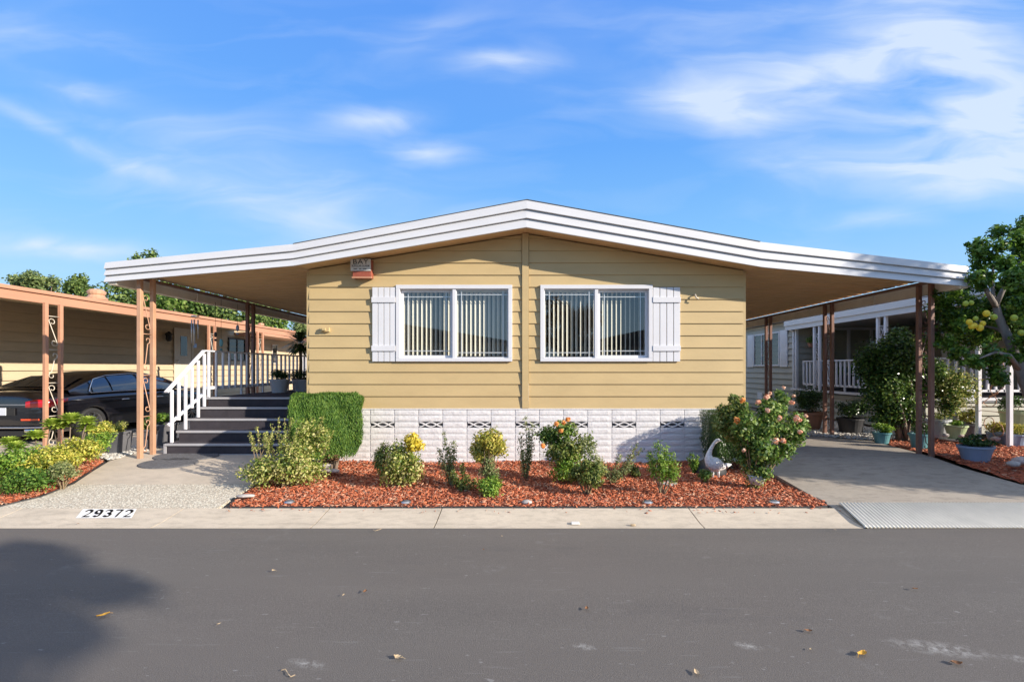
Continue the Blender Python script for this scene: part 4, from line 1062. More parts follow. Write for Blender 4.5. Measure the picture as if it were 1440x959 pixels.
# -- yellow-topped bush
T = thing('golden_shrub', (-1.72, 6.45, .1), 'dense shrub with a bright yellow top right corner', 'shrub')
L = lump((-1.70, 6.4, .42), (.36, .28, .36), 16, 8, rr=(.3, .5)); leafcloud('foliage', 'lf_varieg', T, L, 4600, .040, .6, .5, .3, 3, gmin=.1)
leafcloud('golden_foliage', 'lf_yellow', T, lump((-1.55, 6.34, .68), (.20, .17, .15), 7, 2), 1500, .040, .65, .5, .4, 4)
leafcloud('side_foliage', 'lf_olive', T, lump((-2.0, 6.5, .5), (.14, .15, .32), 7, 12), 1900, .03, .5, .5, .4, 14, gmin=.1)
stems('stem', 'twig', T, (-1.75, 6.42, .05), L, .010, .004, 2)
# -- thin upright left of round shrub
def sprig(name, base, tips, n, leaf, m, label, seed, rad=.05, asp=.45, r0=.008, lo=.25, cat='shrub', extra=None):
    T = thing(name, base, label, cat); r = random.Random(seed); q = MB(); cl = []
    for t in tips:
        t = Vector(t); b = Vector(base)+Vector((r.uniform(-.02, .02), r.uniform(-.02, .02), -.03)); mid = b.lerp(t, .5)+Vector((r.uniform(-.05, .05), r.uniform(-.05, .05), .02)); pts = []
        for k in range(7): u = k/6; pts.append(b*(1-u)**2+mid*2*u*(1-u)+t*u*u)
        q.tube(pts, [r0*(1-.75*k/6) for k in range(7)], 5)
        for k in range(9):
            u = lo+(1-lo)*k/8; p = b*(1-u)**2+mid*2*u*(1-u)+t*u*u; cl.append((p.x, p.y, p.z, rad*(1.1-.4*abs(u-.6)*2)))
    if extra: cl += extra
    q.build('stem', 'twig', T, smooth=True); leafcloud('foliage', m, T, cl, n, leaf, asp, .6, .3, seed, axisup=.5, gmin=base[2]+.01); return T
sprig('thin_shrub', (-1.0, 6.35, .1), [(-1.12, 6.4, .80), (-1.05, 6.35, .62), (-1.18, 6.4, .60), (-.98, 6.3, .70), (-1.1, 6.3, .45)], 1300, .035, 'lf_sage', 'thin upright sage-green shrub left of the round golden one', 21, .06)
sprig('thin_shrub', (-.86, 6.15, .1), [(-.95, 6.1, .36), (-.75, 6.1, .30), (-.65, 6.05, .26), (-.84, 6.2, .44), (-.9, 6.1, .25)], 1200, .032, 'lf_olive', 'low yellowish sprout between the thin shrub and the round golden one', 22, .06)
T, L = shrub('round_shrub', (-.50, 6.15, .70), (.29, .25, .26), 3600, .042, 'lf_yellowgreen', 'round golden-green shrub on a leafy stem in the middle of the bed', seed=6, asp=.6, lumps=16, rr=(.3, .5), zb=.1)
leafcloud('lower_foliage', 'lf_sage', T, [(-.48, 6.1, .42, .10), (-.42, 6.1, .32, .10), (-.5, 6.1, .5, .09), (-.55, 6.1, .36, .07)], 700, .034, .5, .6, .3, 7)
T, L = shrub('low_shrub', (-.42, 5.88, .24), (.20, .18, .17), 1600, .036, 'lf_bright', 'low bright green shrub in front of the round golden one', seed=9, lumps=8)
sprig('thin_shrub', (.0, 6.75, .1), [(-.02, 6.8, .98), (.05, 6.75, .80), (-.08, 6.8, .75), (.03, 6.7, .60), (-.05, 6.7, .5), (.1, 6.75, .9)], 1400, .034, 'lf_sage', 'tall narrow grey-green shrub against the centre of the skirting', 23, .065)
T = thing('rose_bush', (.58, 6.75, .1), 'rose bush with a few small orange blooms right of the bed centre', 'rose bush')
L = lump((.54, 6.55, .68), (.44, .30, .34), 17, 33, rr=(.30, .45)); leafcloud('foliage', 'lf_olive', T, L[:9], 2600, .046, .6, .5, .3, 3); leafcloud('upper_foliage', 'lf_green', T, L[9:], 1900, .048, .6, .5, .3, 5)
leafcloud('lower_foliage', 'lf_bright', T, lump((.60, 6.55, .32), (.34, .22, .24), 9, 4), 1500, .04, .6, .5, .3, 8, gmin=.1)
stems('stem', 'twig', T, (.6, 6.7, .06), L, .011, .004, 3)
def flower(T, p, r, m, seed, name='flower'):
    g = np.random.default_rng(seed); n = 34; d = unit(g.normal(size=(n, 3))+np.array([0, -.3, .4])); P = np.array(p)+d*r*(.25+.65*g.random((n, 1)))
    V, Q = leafgeo(P, unit(d+g.normal(size=(n, 3))*.25), np.cross(d, g.normal(size=(n, 3))), np.full(n, r*.95), np.full(n, r*1.0)); return npmesh(name, V, Q, m, T)
for k, (px, py) in enumerate([(782, 596), (793, 594), (789, 606), (763, 627), (799, 590)]): flower(T, at(px, py, 6.25), .036, 'petal_orange', 40+k)
T, L = shrub('young_shrub', (.80, 6.05, .38), (.28, .24, .26), 2600, .042, 'lf_olive', 'airy green shrub on a short bare trunk right of the orange rose bush', seed=12, lumps=12, rr=(.28, .45), r0=.014)
leafcloud('upper_leaves', 'lf_sage', T, [(.82, 6.1, .62, .11), (.78, 6.1, .74, .09), (.90, 6.1, .52, .1)], 550, .034, .5, .6, .4, 17)
sprig('trailing_shrub', (1.18, 6.5, .12), [(1.55, 6.6, .62), (1.62, 6.6, .55), (1.3, 6.5, .50), (1.05, 6.5, .40), (1.45, 6.5, .38), (1.25, 6.4, .28), (.98, 6.4, .42)], 1400, .034, 'lf_sage', 'sparse shrub with arching sprays leaning right toward the skirting', 25, .055)
sprig('young_shrub', (1.72, 6.0, .1), [(1.60, 6.05, .60), (1.68, 6.0, .74), (1.78, 6.0, .68), (1.86, 6.0, .60), (1.92, 6.0, .48), (1.74, 5.95, .50)], 2000, .042, 'lf_bright', 'upright shrub on three pale bare stems in the right of the bed', 26, .08, .3, .011, .5)
T, L = shrub('low_shrub', (1.58, 6.85, .22), (.16, .14, .12), 600, .04, 'lf_olive', 'small low plant behind the three-stemmed shrub', seed=13, lumps=5)
sprig('seedling', (2.52, 7.1, .12), [(2.50, 7.1, .42), (2.60, 7.1, .36), (2.45, 7.1, .34), (2.56, 7.05, .30)], 420, .045, 'lf_bright', 'small upright green seedling near the skirting by the dark mound', 27, .045, .35)
T, L = shrub('seedling', (2.50, 6.45, .22), (.14, .13, .12), 480, .042, 'lf_green', 'small rounded green plant in open mulch left of the peach rose', seed=14, lumps=5)
# -- round dark clipped shrub at right corner
T = thing('clipped_shrub', (3.15, 7.5, .15), 'dark rounded shrub clipped against the right corner of the skirting', 'shrub')
boxy(T, (3.20, 7.45), .32, .26, .25, 1.02, .1, 24000, 6, 'lf_dark', .032)
q = MB(); q.box(2.95, 3.45, 7.25, 7.65, .3, .97); q.build('inner_growth', 'lf_dark', T, bevel=.08)
stems('trunk', 'bark', T, (3.2, 7.45, .1), [(3.1, 7.4, .5), (3.3, 7.5, .5), (3.2, 7.4, .5)], .03, .015, 4)
# -- peach rose bush
T = thing('rose_bush', (3.05, 6.3, .1), 'large rose bush full of peach-pink blooms at the right end of the bed', 'rose bush')
cl = [(at(px, py, d)[0], d, at(px, py, d)[2], r) for px, py, d, r in
      [(1040, 575, 6.5, .13), (1035, 600, 6.4, .15), (1055, 620, 6.3, .16), (1075, 600, 6.2, .18), (1100, 605, 6.3, .17), (1118, 615, 6.3, .13), (1090, 580, 6.3, .15), (1100, 562, 6.4, .11), (1080, 575, 6.2, .14), (1060, 640, 6.3, .15), (1085, 640, 6.2, .15), (1105, 632, 6.2, .12), (1120, 590, 6.4, .12), (1122, 607, 6.2, .09), (1060, 655, 6.3, .13), (1075, 665, 6.2, .11), (1048, 645, 6.4, .13), (1070, 630, 6.1, .16), (1125, 600, 6.3, .13), (1045, 605, 6.2, .14), (1050, 590, 6.1, .13), (1095, 553, 6.5, .06), (1032, 562, 6.6, .07)]]
leafcloud('foliage', 'lf_green', T, cl, 8000, .050, .62, .55, .3, 31)
leafcloud('new_leaves', 'lf_varieg', T, cl[:6], 500, .036, .5, .3, .4, 33)
leafcloud('side_leaves', 'lf_olive', T, [tuple(at(a, b, 6.45))+(r_,) for a, b, r_ in ((1022, 582, .14), (1014, 600, .12), (1036, 570, .13), (1028, 610, .12), (1016, 575, .08), (1045, 625, .13), (1030, 560, .07))], 1500, .046, .6, .5, .4, 34)
leafcloud('lower_leaves', 'lf_varieg', T, [(3.08, 6.25, .26, .13), (3.05, 6.3, .18, .10), (2.98, 6.3, .34, .10)], 600, .04, .5, .5, .3, 32, gmin=.1)
stems('stem', 'twig', T, (3.05, 6.28, .06), cl, .014, .004, 5)
for k, (px, py, s) in enumerate([(1036, 591, .055), (1066, 566, .045), (1078, 559, .05), (1079, 578, .05), (1096, 588, .045), (1121, 589, .065), (1113, 566, .045), (1102, 545, .028), (1091, 620, .055), (1101, 620, .05), (1044, 563, .05), (1125, 607, .04), (1133, 585, .035), (1083, 553, .032), (1116, 557, .03), (1046, 633, .035)]):
    flower(T, at(px, py, 6.08), s*.78, 'petal_orange' if k in (0, 10) else 'petal_peach', 60+k)
# -- goose ornament
T = thing('goose_ornament', (2.72, 6.72, .14), 'speckled pale stone goose with a raised neck beside the rose bush', 'statue')
q = MB()
g0 = Vector((2.70, 6.75, .26)); pts = [(2.60, 6.78, .33), (2.66, 6.77, .325), (2.73, 6.76, .335), (2.79, 6.75, .35), (2.83, 6.74, .36)]
path0 = [(2.88, 6.75, .30, .02), (2.84, 6.75, .315, .055), (2.77, 6.75, .33, .10), (2.69, 6.75, .355, .125), (2.625, 6.75, .40, .115), (2.59, 6.75, .46, .075), (2.59, 6.75, .53, .045), (2.615, 6.75, .60, .033), (2.65, 6.75, .67, .028), (2.69, 6.75, .73, .026), (2.725, 6.74, .765, .032), (2.755, 6.735, .775, .026), (2.785, 6.73, .765, .012), (2.81, 6.73, .758, .004)]
path = [(2.72+(p[0]-2.70)*.84, p[1], .14+(p[2]-.14)*.84, p[3]*.84) for p in path0]
q.tube([p[:3] for p in path], [p[3] for p in path], 14); q.build('body', 'goose', T, smooth=True)
q = MB(); q.tube([(2.87, 6.75, .30), (2.90, 6.75, .31), (2.95, 6.75, .32)], [.04, .03, .008], 8); q.build('tail', 'goose', T, smooth=True)
for dx in (-.04, .04): q = MB(); q.tube([(2.72+dx, 6.74, .27), (2.72+dx, 6.74, .14)], [.025, .015], 8); q.build('leg', 'goose', T, smooth=True)
q = MB(); q.ball((2.78, 7.1, .14), .24, 3, .03, (1.0, .7, .85)); o = q.build('dark_boulder', 'pot_black', None, smooth=True); setp(o, 'dark rounded boulder behind the stone goose', 'rock')
p = at(1067, 676, 6.1)
q = MB(); q.lathe((3.08, 6.28, .14), [(.03, 0), (.08, .02), (.11, .09), (.12, .14), (.105, .14), (.08, .06), (0, .04)], 20); o = q.build('bowl', 'pot_white', None, smooth=True); setp(o, 'white bowl tucked under the peach rose bush', 'bowl')
q = MB(); q.tube([(1.95, 6.45, .12), (1.95, 6.45, .135)], [.13, .12], 16); o = q.build('stepping_stone', 'stone'); setp(o, 'small round grey stone disc behind the three-stemmed shrub', 'stone')
q = MB(); q.box(2.05, 2.22, 7.2, 7.4, .12, .17); o = q.build('brick', 'skirt_white', None, bevel=.01); setp(o, 'white brick lying against the skirting', 'brick')
# -- low solar lights
for k, (px, py, lb) in enumerate([(407, 708, 'leftmost small round ground light in the mulch, under the spreading shrub'), (571, 708, 'small round ground light in front of the golden-topped shrub'), (741, 708, 'small tilted stone-coloured ground light at the middle of the bed edge'), (911, 707, 'small round ground light in front of the three-stemmed shrub'), (1089, 708, 'rightmost small round ground light, in front of the peach rose bush')]):
    d = 5.62; x = (px-CX)/F*d
    T = thing('ground_light', (x, d, bedz(x, d)+.01), lb, 'garden light', 'ground lights along the front of the bed')
    q = MB(); q.lathe((x, d, bedz(x, d)+.005), [(.05, 0), (.062, .012), (.062, .022), (.05, .035)], 18); q.build('housing', 'steel' if k != 2 else 'stone', T, smooth=False)
    q = MB(); q.lathe((x, d, bedz(x, d)+.0405), [(.0, .006), (.03, .004), (.048, -.004)], 18); q.build('lens', 'trough_grey' if k != 2 else 'stone', T, smooth=True)
# -- LEFT HEDGE
def lh(name, px, py, d, size, n, leaf, m, label, seed, lumps=9, asp=.55, zc=None):
    p = at(px, py, d); return shrub(name, (p.x, p.y, p.z), size, n, leaf, m, label, seed=seed, lumps=lumps, asp=asp, zb=dz(-7, p.y))
lh('green_shrub', 12, 655, 6.25, (.52, .42, .30), 5200, .036, 'lf_bright', 'dense bright green shrub at the left edge of the photo', 50)
lh('green_shrub', 34, 672, 5.95, (.38, .30, .22), 3600, .030, 'lf_juniper', 'low fine-leaved green mound nearest the road on the left', 51)
lh('variegated_shrub', 72, 650, 6.35, (.38, .32, .25), 3600, .036, 'lf_hedge', 'yellow variegated shrub in front of the tall succulents', 52)
lh('variegated_shrub', 104, 636, 6.9, (.36, .30, .24), 3200, .036, 'lf_hedge', 'yellow variegated shrub in the middle of the left hedge', 53)
lh('sage_shrub', 88, 664, 6.15, (.22, .20, .15), 1500, .028, 'lf_sage', 'low grey-green shrub spilling toward the mulch strip', 54)
lh('green_shrub', 133, 622, 7.5, (.30, .28, .22), 2600, .034, 'lf_bright', 'leafy green shrub at the far end of the left hedge', 55)
lh('variegated_shrub', 146, 604, 7.9, (.30, .26, .16), 1700, .040, 'lf_hedge', 'tall yellow-leaved shrub in front of the car wheel', 56)
def aeonium(px, py, d, heads, label, seed):
    p = at(px, py, d); T = thing('aeonium', (p.x, p.y, dz(-7, p.y)), label, 'succulent'); r = random.Random(seed); q = MB(); V = []; Q = []
    P = []; Nn = []; A = []; L = []
    for hx, hy, hz, s in heads:
        hz -= .09; s *= 1.1; c = Vector((p.x+hx, p.y+hy, p.z+hz)); q.tube([(p.x+hx*.4, p.y+hy*.4, dz(-7, p.y)), (p.x+hx*.8, p.y+hy*.8, p.z+hz-.15), c], [.010, .008, .010], 6)
        for ring_, (cnt, tilt, rr_) in enumerate([(12, -.15, .9), (14, .25, 1.0), (14, .6, .95), (12, .95, .85), (8, 1.25, .7)]):
            for k in range(cnt):
                a = 2*math.pi*k/cnt+ring_*.3+r.uniform(-.1, .1); dr = Vector((math.cos(a)*math.cos(tilt), math.sin(a)*math.cos(tilt), math.sin(tilt)))
                P.append(c+dr*s*rr_*.55); A.append(dr); Nn.append(Vector((-math.cos(a)*math.sin(tilt), -math.sin(a)*math.sin(tilt), math.cos(tilt)))); L.append(s*rr_)
    L = np.array(L); V, Qf = leafgeo(np.array(P), np.array(Nn), np.array(A), L, L*.5); npmesh('rosette', V, Qf, 'lf_aeon', T); q.build('stem', 'bark', T, smooth=True)
aeonium(52, 600, 6.9, [(-.02, 0, -.05, .13), (.12, .1, .12, .12)], 'two-headed green succulent on bare stems left of the carport post', 1)
aeonium(95, 592, 7.1, [(-.1, 0, .02, .15), (.05, 0, .1, .16), (.2, .1, -.04, .13), (-.32, .1, -.02, .13), (.3, 0, .08, .12)], 'tall many-headed green succulent around the carport post', 2)
aeonium(22, 620, 6.5, [(0, 0, 0, .12), (-.2, .1, .05, .12)], 'green succulent heads above the leftmost shrub', 3)
# -- planters
def trough(x0, x1, y0, y1, z, h, label, m, fm, n, seed, leaf=.035):
    T = thing('planter_box', ((x0+x1)/2, (y0+y1)/2, z), label, 'planter'); q = MB(); t = .03
    q.add([(x0+t, y0+t, z), (x1-t, y0+t, z), (x1-t, y1-t, z), (x0+t, y1-t, z), (x0, y0, z+h), (x1, y0, z+h), (x1, y1, z+h), (x0, y1, z+h)], [(3, 2, 1, 0), (0, 1, 5, 4), (1, 2, 6, 5), (2, 3, 7, 6), (3, 0, 4, 7)])
    q.box(x0-.012, x1+.012, y0-.012, y0+.01, z+h-.03, z+h+.005); q.box(x0-.012, x1+.012, y1-.01, y1+.012, z+h-.03, z+h+.005)
    q.box(x0-.012, x0+.01, y0+.0101, y1-.0101, z+h-.03, z+h+.005); q.box(x1-.01, x1+.012, y0+.0101, y1-.0101, z+h-.03, z+h+.005)
    q.build('box', m, T); MB().box(x0+.012, x1-.012, y0+.012, y1-.012, z+h-.05, z+h-.03).build('soil', 'soil', T)
    leafcloud('foliage', fm, T, lump(((x0+x1)/2, (y0+y1)/2, z+h+.07), ((x1-x0)*.62, (y1-y0)*.6, .14), 8, seed), n, leaf, .55, .5, .4, seed)
zz = dz(-7, 8.2)
trough(-7.05, -6.82, 7.85, 8.15, zz, .36, 'dark narrow planter box at the end of the left hedge', 'trough_grey', 'lf_varieg', 800, 71)
trough(-6.84+.02, -6.62, 8.2, 8.45, zz, .36, 'dark planter box tucked beside the first grey planter', 'trough_grey', 'lf_olive', 500, 72)
trough(-7.05, -6.63, 8.6, 8.95, zz, .40, 'grey planter with bright leaves behind the front left post', 'trough_grey', 'lf_bright', 1100, 73)
def pot(name, c, r1, r0, h, m, label, fm=None, fsize=None, n=800, leaf=.035, seed=1, asp=.55, rim=.015, lumps=7, cat='potted plant', fc=None, group=None, sx=1, sy=1, base=None):
    T = thing(name, c, label, cat, group); q = MB()
    q.lathe(c, [(0, 0), (r0, 0), (r0+(r1-r0)*.5, h*.5), (r1, h*.88), (r1+rim, h*.88), (r1+rim, h), (r1-.012, h), (r1-.02, h*.85)], 24, sx, sy); q.build('pot', m, T, smooth=False)
    q = MB(); q.lathe((c[0], c[1], c[2]+h*.86), [(0, .01), (r1-.018, 0)], 20, sx, sy); q.build('soil', 'soil', T)
    if fm:
        fc = fc or (0, 0, h+fsize[2]*.7); L = lump((c[0]+fc[0], c[1]+fc[1], c[2]+fc[2]), fsize, lumps, seed)
        leafcloud('foliage', fm, T, L, n, leaf, asp, .5, .4, seed, gmin=c[2]+h*.8); stems('stem', 'twig', T, (c[0], c[1], c[2]+h*.85), L, .008, .003, seed)
    return T
pot('potted_plant', ((228-740)/660*8.9, 8.9, dz(-6.9, 8.9)), .16, .13, .24, 'pot_bluegrey', 'blue-grey pot with dark leaves beside the porch steps', 'lf_dark', (.18, .16, .12), 700, seed=80)
# deck plants
zd = nz_[0][1]
def deckp(px, d): return ((px-740)/660*d, d, zd)
pot('potted_plant', deckp(393, 10.6), .20, .15, .30, 'pot_white', 'bushy green plant in a pale ribbed pot on the deck', 'lf_dark', (.27, .25, .17), 1500, seed=81)
pot('potted_plant', deckp(426, 11.2), .22, .17, .28, 'pot_white', 'low spreading plant in a grey pot by the house corner on the deck', 'lf_dark', (.30, .25, .18), 1300, seed=82)
T = thing('dracaena', (*deckp(421, 12.2)[:2], zd), 'spiky-leaved tall plant at the far end of the deck', 'potted plant')
q = MB(); c = Vector(deckp(422, 12.2)); q.tube([c, c+Vector((.02, 0, .7)), c+Vector((0, 0, 1.15))], [.05, .04, .04], 8); q.build('trunk', 'bark', T, smooth=True)
P = []; Nn = []; A = []; r = random.Random(6); Ls = []
for k in range(260):
    a = r.uniform(0, 6.28); e = r.uniform(-.9, 1.3); dv = Vector((math.cos(a)*math.cos(e), math.sin(a)*math.cos(e), math.sin(e))); l = r.uniform(.35, .6); P.append(c+Vector((0, 0, 1.2))+dv*l*.5); A.append(dv); Nn.append(Vector((-dv.x*dv.z, -dv.y*dv.z, 1)).normalized()); Ls.append(l)
Ls = np.array(Ls); V, Qf = leafgeo(np.array(P), unit(np.array(Nn)), np.array(A), Ls, Ls*.09); npmesh('leaves', V, Qf, 'lf_dark', T)
pot('plant_pot', (c.x, c.y-.001, zd), .2, .15, .3, 'pot_black', 'black pot holding the spiky-leaved plant on the deck', cat='pot')
T = thing('plant_stand', (deckp(409, 11.6)[0], 11.6, zd), 'small white plant stand between the two pots on the deck', 'plant stand')
q = MB(); x, y = deckp(409, 11.6)[:2]
for a, b in ((-1, -1), (1, -1), (1, 1), (-1, 1)): q.bar((x+a*.13, y+b*.13, zd), (x+a*.09, y+b*.09, zd+.5), .025, .025)
for zz_ in (.22, .5): q.box(x-.13, x+.13, y-.13, y+.13, zd+zz_, zd+zz_+.02)
q.build('frame', 'rail_white', T)
# wind chimes and hanging ornaments on the awning edge
def chime(px, d, zt, zb, label, m='steel', kind=0):
    x = (px-740)/660*d; T = thing('wind_chime', (x, d, zt), label, 'wind chime'); q = MB()
    q.tube([(x, d, 3.05), (x, d, zt)], .003, 4); q.build('cord', 'black_metal', T)
    if kind == 0:
        q = MB(); q.tube([(x, d, zt), (x, d, zt-.02)], .07, 14); q.build('top_disc', m, T)
        for k in range(5):
            a = k*1.257; l = (zt-zb)*(.6+.08*k); q = MB(); q.tube([(x+.055*math.cos(a), d+.055*math.sin(a), zt-.08), (x+.055*math.cos(a), d+.055*math.sin(a), zt-.08-l)], .011, 8); q.build('tube', m, T, smooth=True)
        q = MB(); q.tube([(x, d, zt-.02), (x, d, zb)], .002, 4); q.box(x-.03, x+.03, d-.003, d+.003, zb-.08, zb); q.build('clapper', 'pot_bluegrey', T)
    else:
        q = MB(); q.ball((x, d, (zt+zb)/2), (zt-zb)/2, 2, .05, (.5, .3, 1)); q.ball((x, d, zb-.05), .03, 1); q.build('ornament', m, T, smooth=False)
chime(274.5, 9.1, 2.72, 2.18, 'silver tube wind chime hanging from the awning near the front')
chime(303, 9.6, 2.45, 2.33, 'small dark hanging ornament between the wind chime and the second post', 'black_metal', 1)
chime(311, 9.2, 2.28, 2.12, 'small blue-green glass ornament hanging low from the awning', 'pot_teal', 1)
chime(334, 9.9, 2.62, 2.48, 'pale blue hanging bell ornament left of the second post', 'pot_bluegrey', 1)
# door mats
for k, (px, py, rx, ry, lb) in enumerate([(237, 649.5, .44, .17, 'oval black doormat at the foot of the front left post'), (262, 642.5, .52, .17, 'oval black doormat directly below the bottom step')]):
    d = F*(CH-.245)/(py-CY); x = (px-740)/660*d; q = MB(); n_ = 40; z_ = dz(-5, d)
    V = [(x, d, z_+.018)]
    rings = [(.5, .018), (.97, .018), (1, .002)]
    for f_, zz_ in rings: V += [(x+rx*f_*math.cos(2*math.pi*i/n_), d+ry*1.6*f_*math.sin(2*math.pi*i/n_), dz(-5, d+ry*1.6*f_*math.sin(2*math.pi*i/n_))+zz_) for i in range(n_)]
    fs = [(0, 1+i, 1+(i+1) % n_) for i in range(n_)]+[(1+j*n_+i, 1+j*n_+(i+1) % n_, 1+(j+1)*n_+(i+1) % n_, 1+(j+1)*n_+i) for j in range(2) for i in range(n_)]
    q.add(V, fs); o = q.build('doormat', 'mat_black'); setp(o, lb, 'doormat', 'oval mats below the steps')
# ================================================================== RIGHT SIDE PLANTS AND POTS
def g_at(px, d): return ((px-740)/660*d, d, dz(7, d))
pot('potted_shrub', g_at(1137, 11.6), .33, .24, .42, 'terracotta', 'large terracotta pot with a round dark shrub beside the second right post', 'lf_dark', (.45, .42, .38), 3200, .045, seed=90, lumps=12)
pot('potted_shrub', g_at(1196, 10.9), .27, .22, .34, 'pot_black', 'black pot with a spreading shrub under the white porch railing', 'lf_dark', (.42, .35, .28), 2400, .045, seed=91, lumps=10)
pot('potted_plant', g_at(1240, 9.35), .15, .11, .22, 'pot_teal', 'small teal pot with bright leaves at the driveway edge', 'lf_bright', (.25, .2, .13), 900, .04, seed=92)
pot('potted_plant', g_at(1293, 8.75), .16, .12, .28, 'pot_teal', 'dark teal pot half hidden behind the front right post', 'lf_dark', (.18, .16, .14), 700, seed=93)
pot('potted_plant', g_at(1372, 7.55), .25, .18, .27, 'pot_bluegrey', 'wide blue-grey tub with low dark leaves on the mulch', 'lf_dark', (.27, .22, .11), 1200, .04, seed=94, sy=.75)
T = thing('small_table', g_at(1344, 9.4), 'low round stand under the green pot', 'table'); x, y, z = g_at(1344, 9.4)
q = MB(); q.lathe((x, y, z), [(0, .06), (.05, .06), (.05, 0), (.04, .0)], 10); q.build('leg', 'black_metal', T); q = MB(); q.lathe((x, y, z+.061), [(0, 0), (.26, 0), (.26, .025), (0, .025)], 24); q.build('table_top', 'cream', T)
pot('potted_plant', (x, y, z+.087), .18, .12, .27, 'pot_green', 'pale green pot with a low leafy plant on the round stand', 'lf_bright', (.16, .14, .06), 600, .035, seed=95)
pot('potted_plant', g_at(1363, 9.9), .17, .14, .32, 'trough_grey', 'grey pot with a reddish leafy plant behind the green pot', 'lf_yellowgreen', (.22, .2, .2), 700, .05, seed=96)
pot('potted_plant', g_at(1320, 9.9), .20, .16, .42, 'pot_white', 'tall pale pot left of the green pot', 'lf_olive', (.2, .18, .12), 400, seed=97)
pot('potted_plant', g_at(1402, 9.2), .16, .12, .24, 'pot_bluegrey', 'small blue pot behind the white post with yellow-green leaves', 'lf_yellowgreen', (.28, .2, .16), 1000, .035, seed=98)
pot('potted_plant', g_at(1424, 8.9), .22, .17, .26, 'pot_bluegrey', 'blue-grey pot with yellow-green leaves at the right edge of the photo', 'lf_yellowgreen', (.36, .25, .15), 1300, .035, seed=99)
pot('potted_plant', (g_at(1428, 9.7)[0], 9.7, dz(7, 9.7)), .24, .2, .62, 'pot_green', 'tall light green pot holding a dark plant below the porch', 'lf_dark', (.38, .3, .2), 1200, .045, seed=100)
x, y, z = g_at(1143, 14.5)
pot('potted_plant', (9.05, 14.3, 1.061), .14, .1, .2, 'pot_black', 'dark-leaved pot standing on the grey home porch at its far end', 'lf_dark', (.32, .25, .3), 1100, .05, seed=101)
for k, yy in enumerate((13.3, 12.7, 12.0)):
    pot('potted_plant', (9.1, yy, 1.061), .2, .15, .45, 'pot_black', ('leafy pot on the porch behind the railing, farthest of three', 'leafy pot on the porch behind the railing, middle of three', 'leafy pot on the porch behind the railing, nearest of three')[k], 'lf_dark', (.32, .3, .2), 1100, .05, seed=102+k)
T = thing('hanging_basket', (9.0, 14.75, 2.7), 'hanging basket of trailing green leaves under the porch eave', 'hanging plant')
q = MB(); q.lathe((9.0, 14.75, 2.35), [(0, 0), (.1, .02), (.15, .14)], 14); q.build('basket', 'terracotta', T); q = MB()
for a in (0, 2.1, 4.2): q.tube([(9+.15*math.cos(a), 14.75+.15*math.sin(a), 2.49), (9, 14.75, 3.0)], .004, 4)
q.build('hanger', 'black_metal', T); leafcloud('foliage', 'lf_green', T, lump((9, 14.75, 2.6), (.25, .25, .22), 6, 3), 800, .05, .5, .5, .3, 5)
# camellia
T = thing('camellia_bush', (7.9, 9.55, .25), 'tall dark glossy bush growing between the driveway posts and the grey porch', 'bush')
L = lump((7.45, 9.6, 1.5), (.78, .6, 1.08), 46, 61, rr=(.25, .42))+lump((8.3, 9.55, 1.35), (.62, .5, .8), 22, 62, rr=(.28, .42))+lump((7.5, 9.6, .75), (.55, .4, .35), 8, 63)
leafcloud('foliage', 'lf_green', T, L, 15000, .060, .55, .5, .3, 65, gmin=.3); leafcloud('inner_foliage', 'lf_dark', T, L, 17000, .062, .55, .5, .3, 61, gmin=.3); leafcloud('sunlit_foliage', 'lf_varieg', T, lump((8.5, 9.35, 1.30), (.50, .3, .60), 14, 64), 3000, .05, .55, .5, .3, 62)  # sun on the right side painted in with paler leaves
stems('trunk', 'bark', T, (7.65, 9.55, .2), L[:16], .04, .01, 5, wob=.1)
# lemon tree
T = thing('lemon_tree', (8.35, 7.55, .2), 'lemon tree with yellow fruit leaning over the right edge', 'tree')
tp = [at(1462, 640, 7.5), at(1450, 560, 7.5), at(1434, 520, 7.5), at(1419, 478, 7.5), at(1404, 445, 7.5), at(1399, 420, 7.55)]
q = MB(); q.tube([tp[0]-Vector((0, 0, .25))]+tp, [.12, .10, .085, .075, .065, .055, .04], 10)
q.build('trunk', 'bark_grey', T, smooth=True)
def branch(pts, r0, r1, d=7.5, name='branch'):
    P = [at(p[0], p[1], p[2] if len(p) > 2 else d) for p in pts]; n = len(P); MB().tube(P, [r0+(r1-r0)*k/(n-1) for k in range(n)], 7).build(name, 'bark_grey', T, smooth=True)
branch([(1400, 430), (1385, 405, 7.4), (1380, 396, 7.4), (1368, 380, 7.8)], .042, .012); branch([(1400, 430), (1412, 405, 7.5), (1430, 380, 7.6), (1440, 350, 7.7)], .042, .012)
branch([(1408, 450), (1425, 420, 7.8), (1450, 400, 8)], .035, .012); branch([(1415, 470), (1400, 462, 7.9), (1370, 455, 8.1), (1340, 440, 8.1)], .03, .008); branch([(1434, 520), (1420, 500, 7.2), (1400, 495, 7.0), (1375, 505, 7.0)], .04, .01)
branch([(1400, 440), (1395, 400, 7.9), (1398, 360, 8.0), (1420, 330, 8)], .03, .008)
cl = []
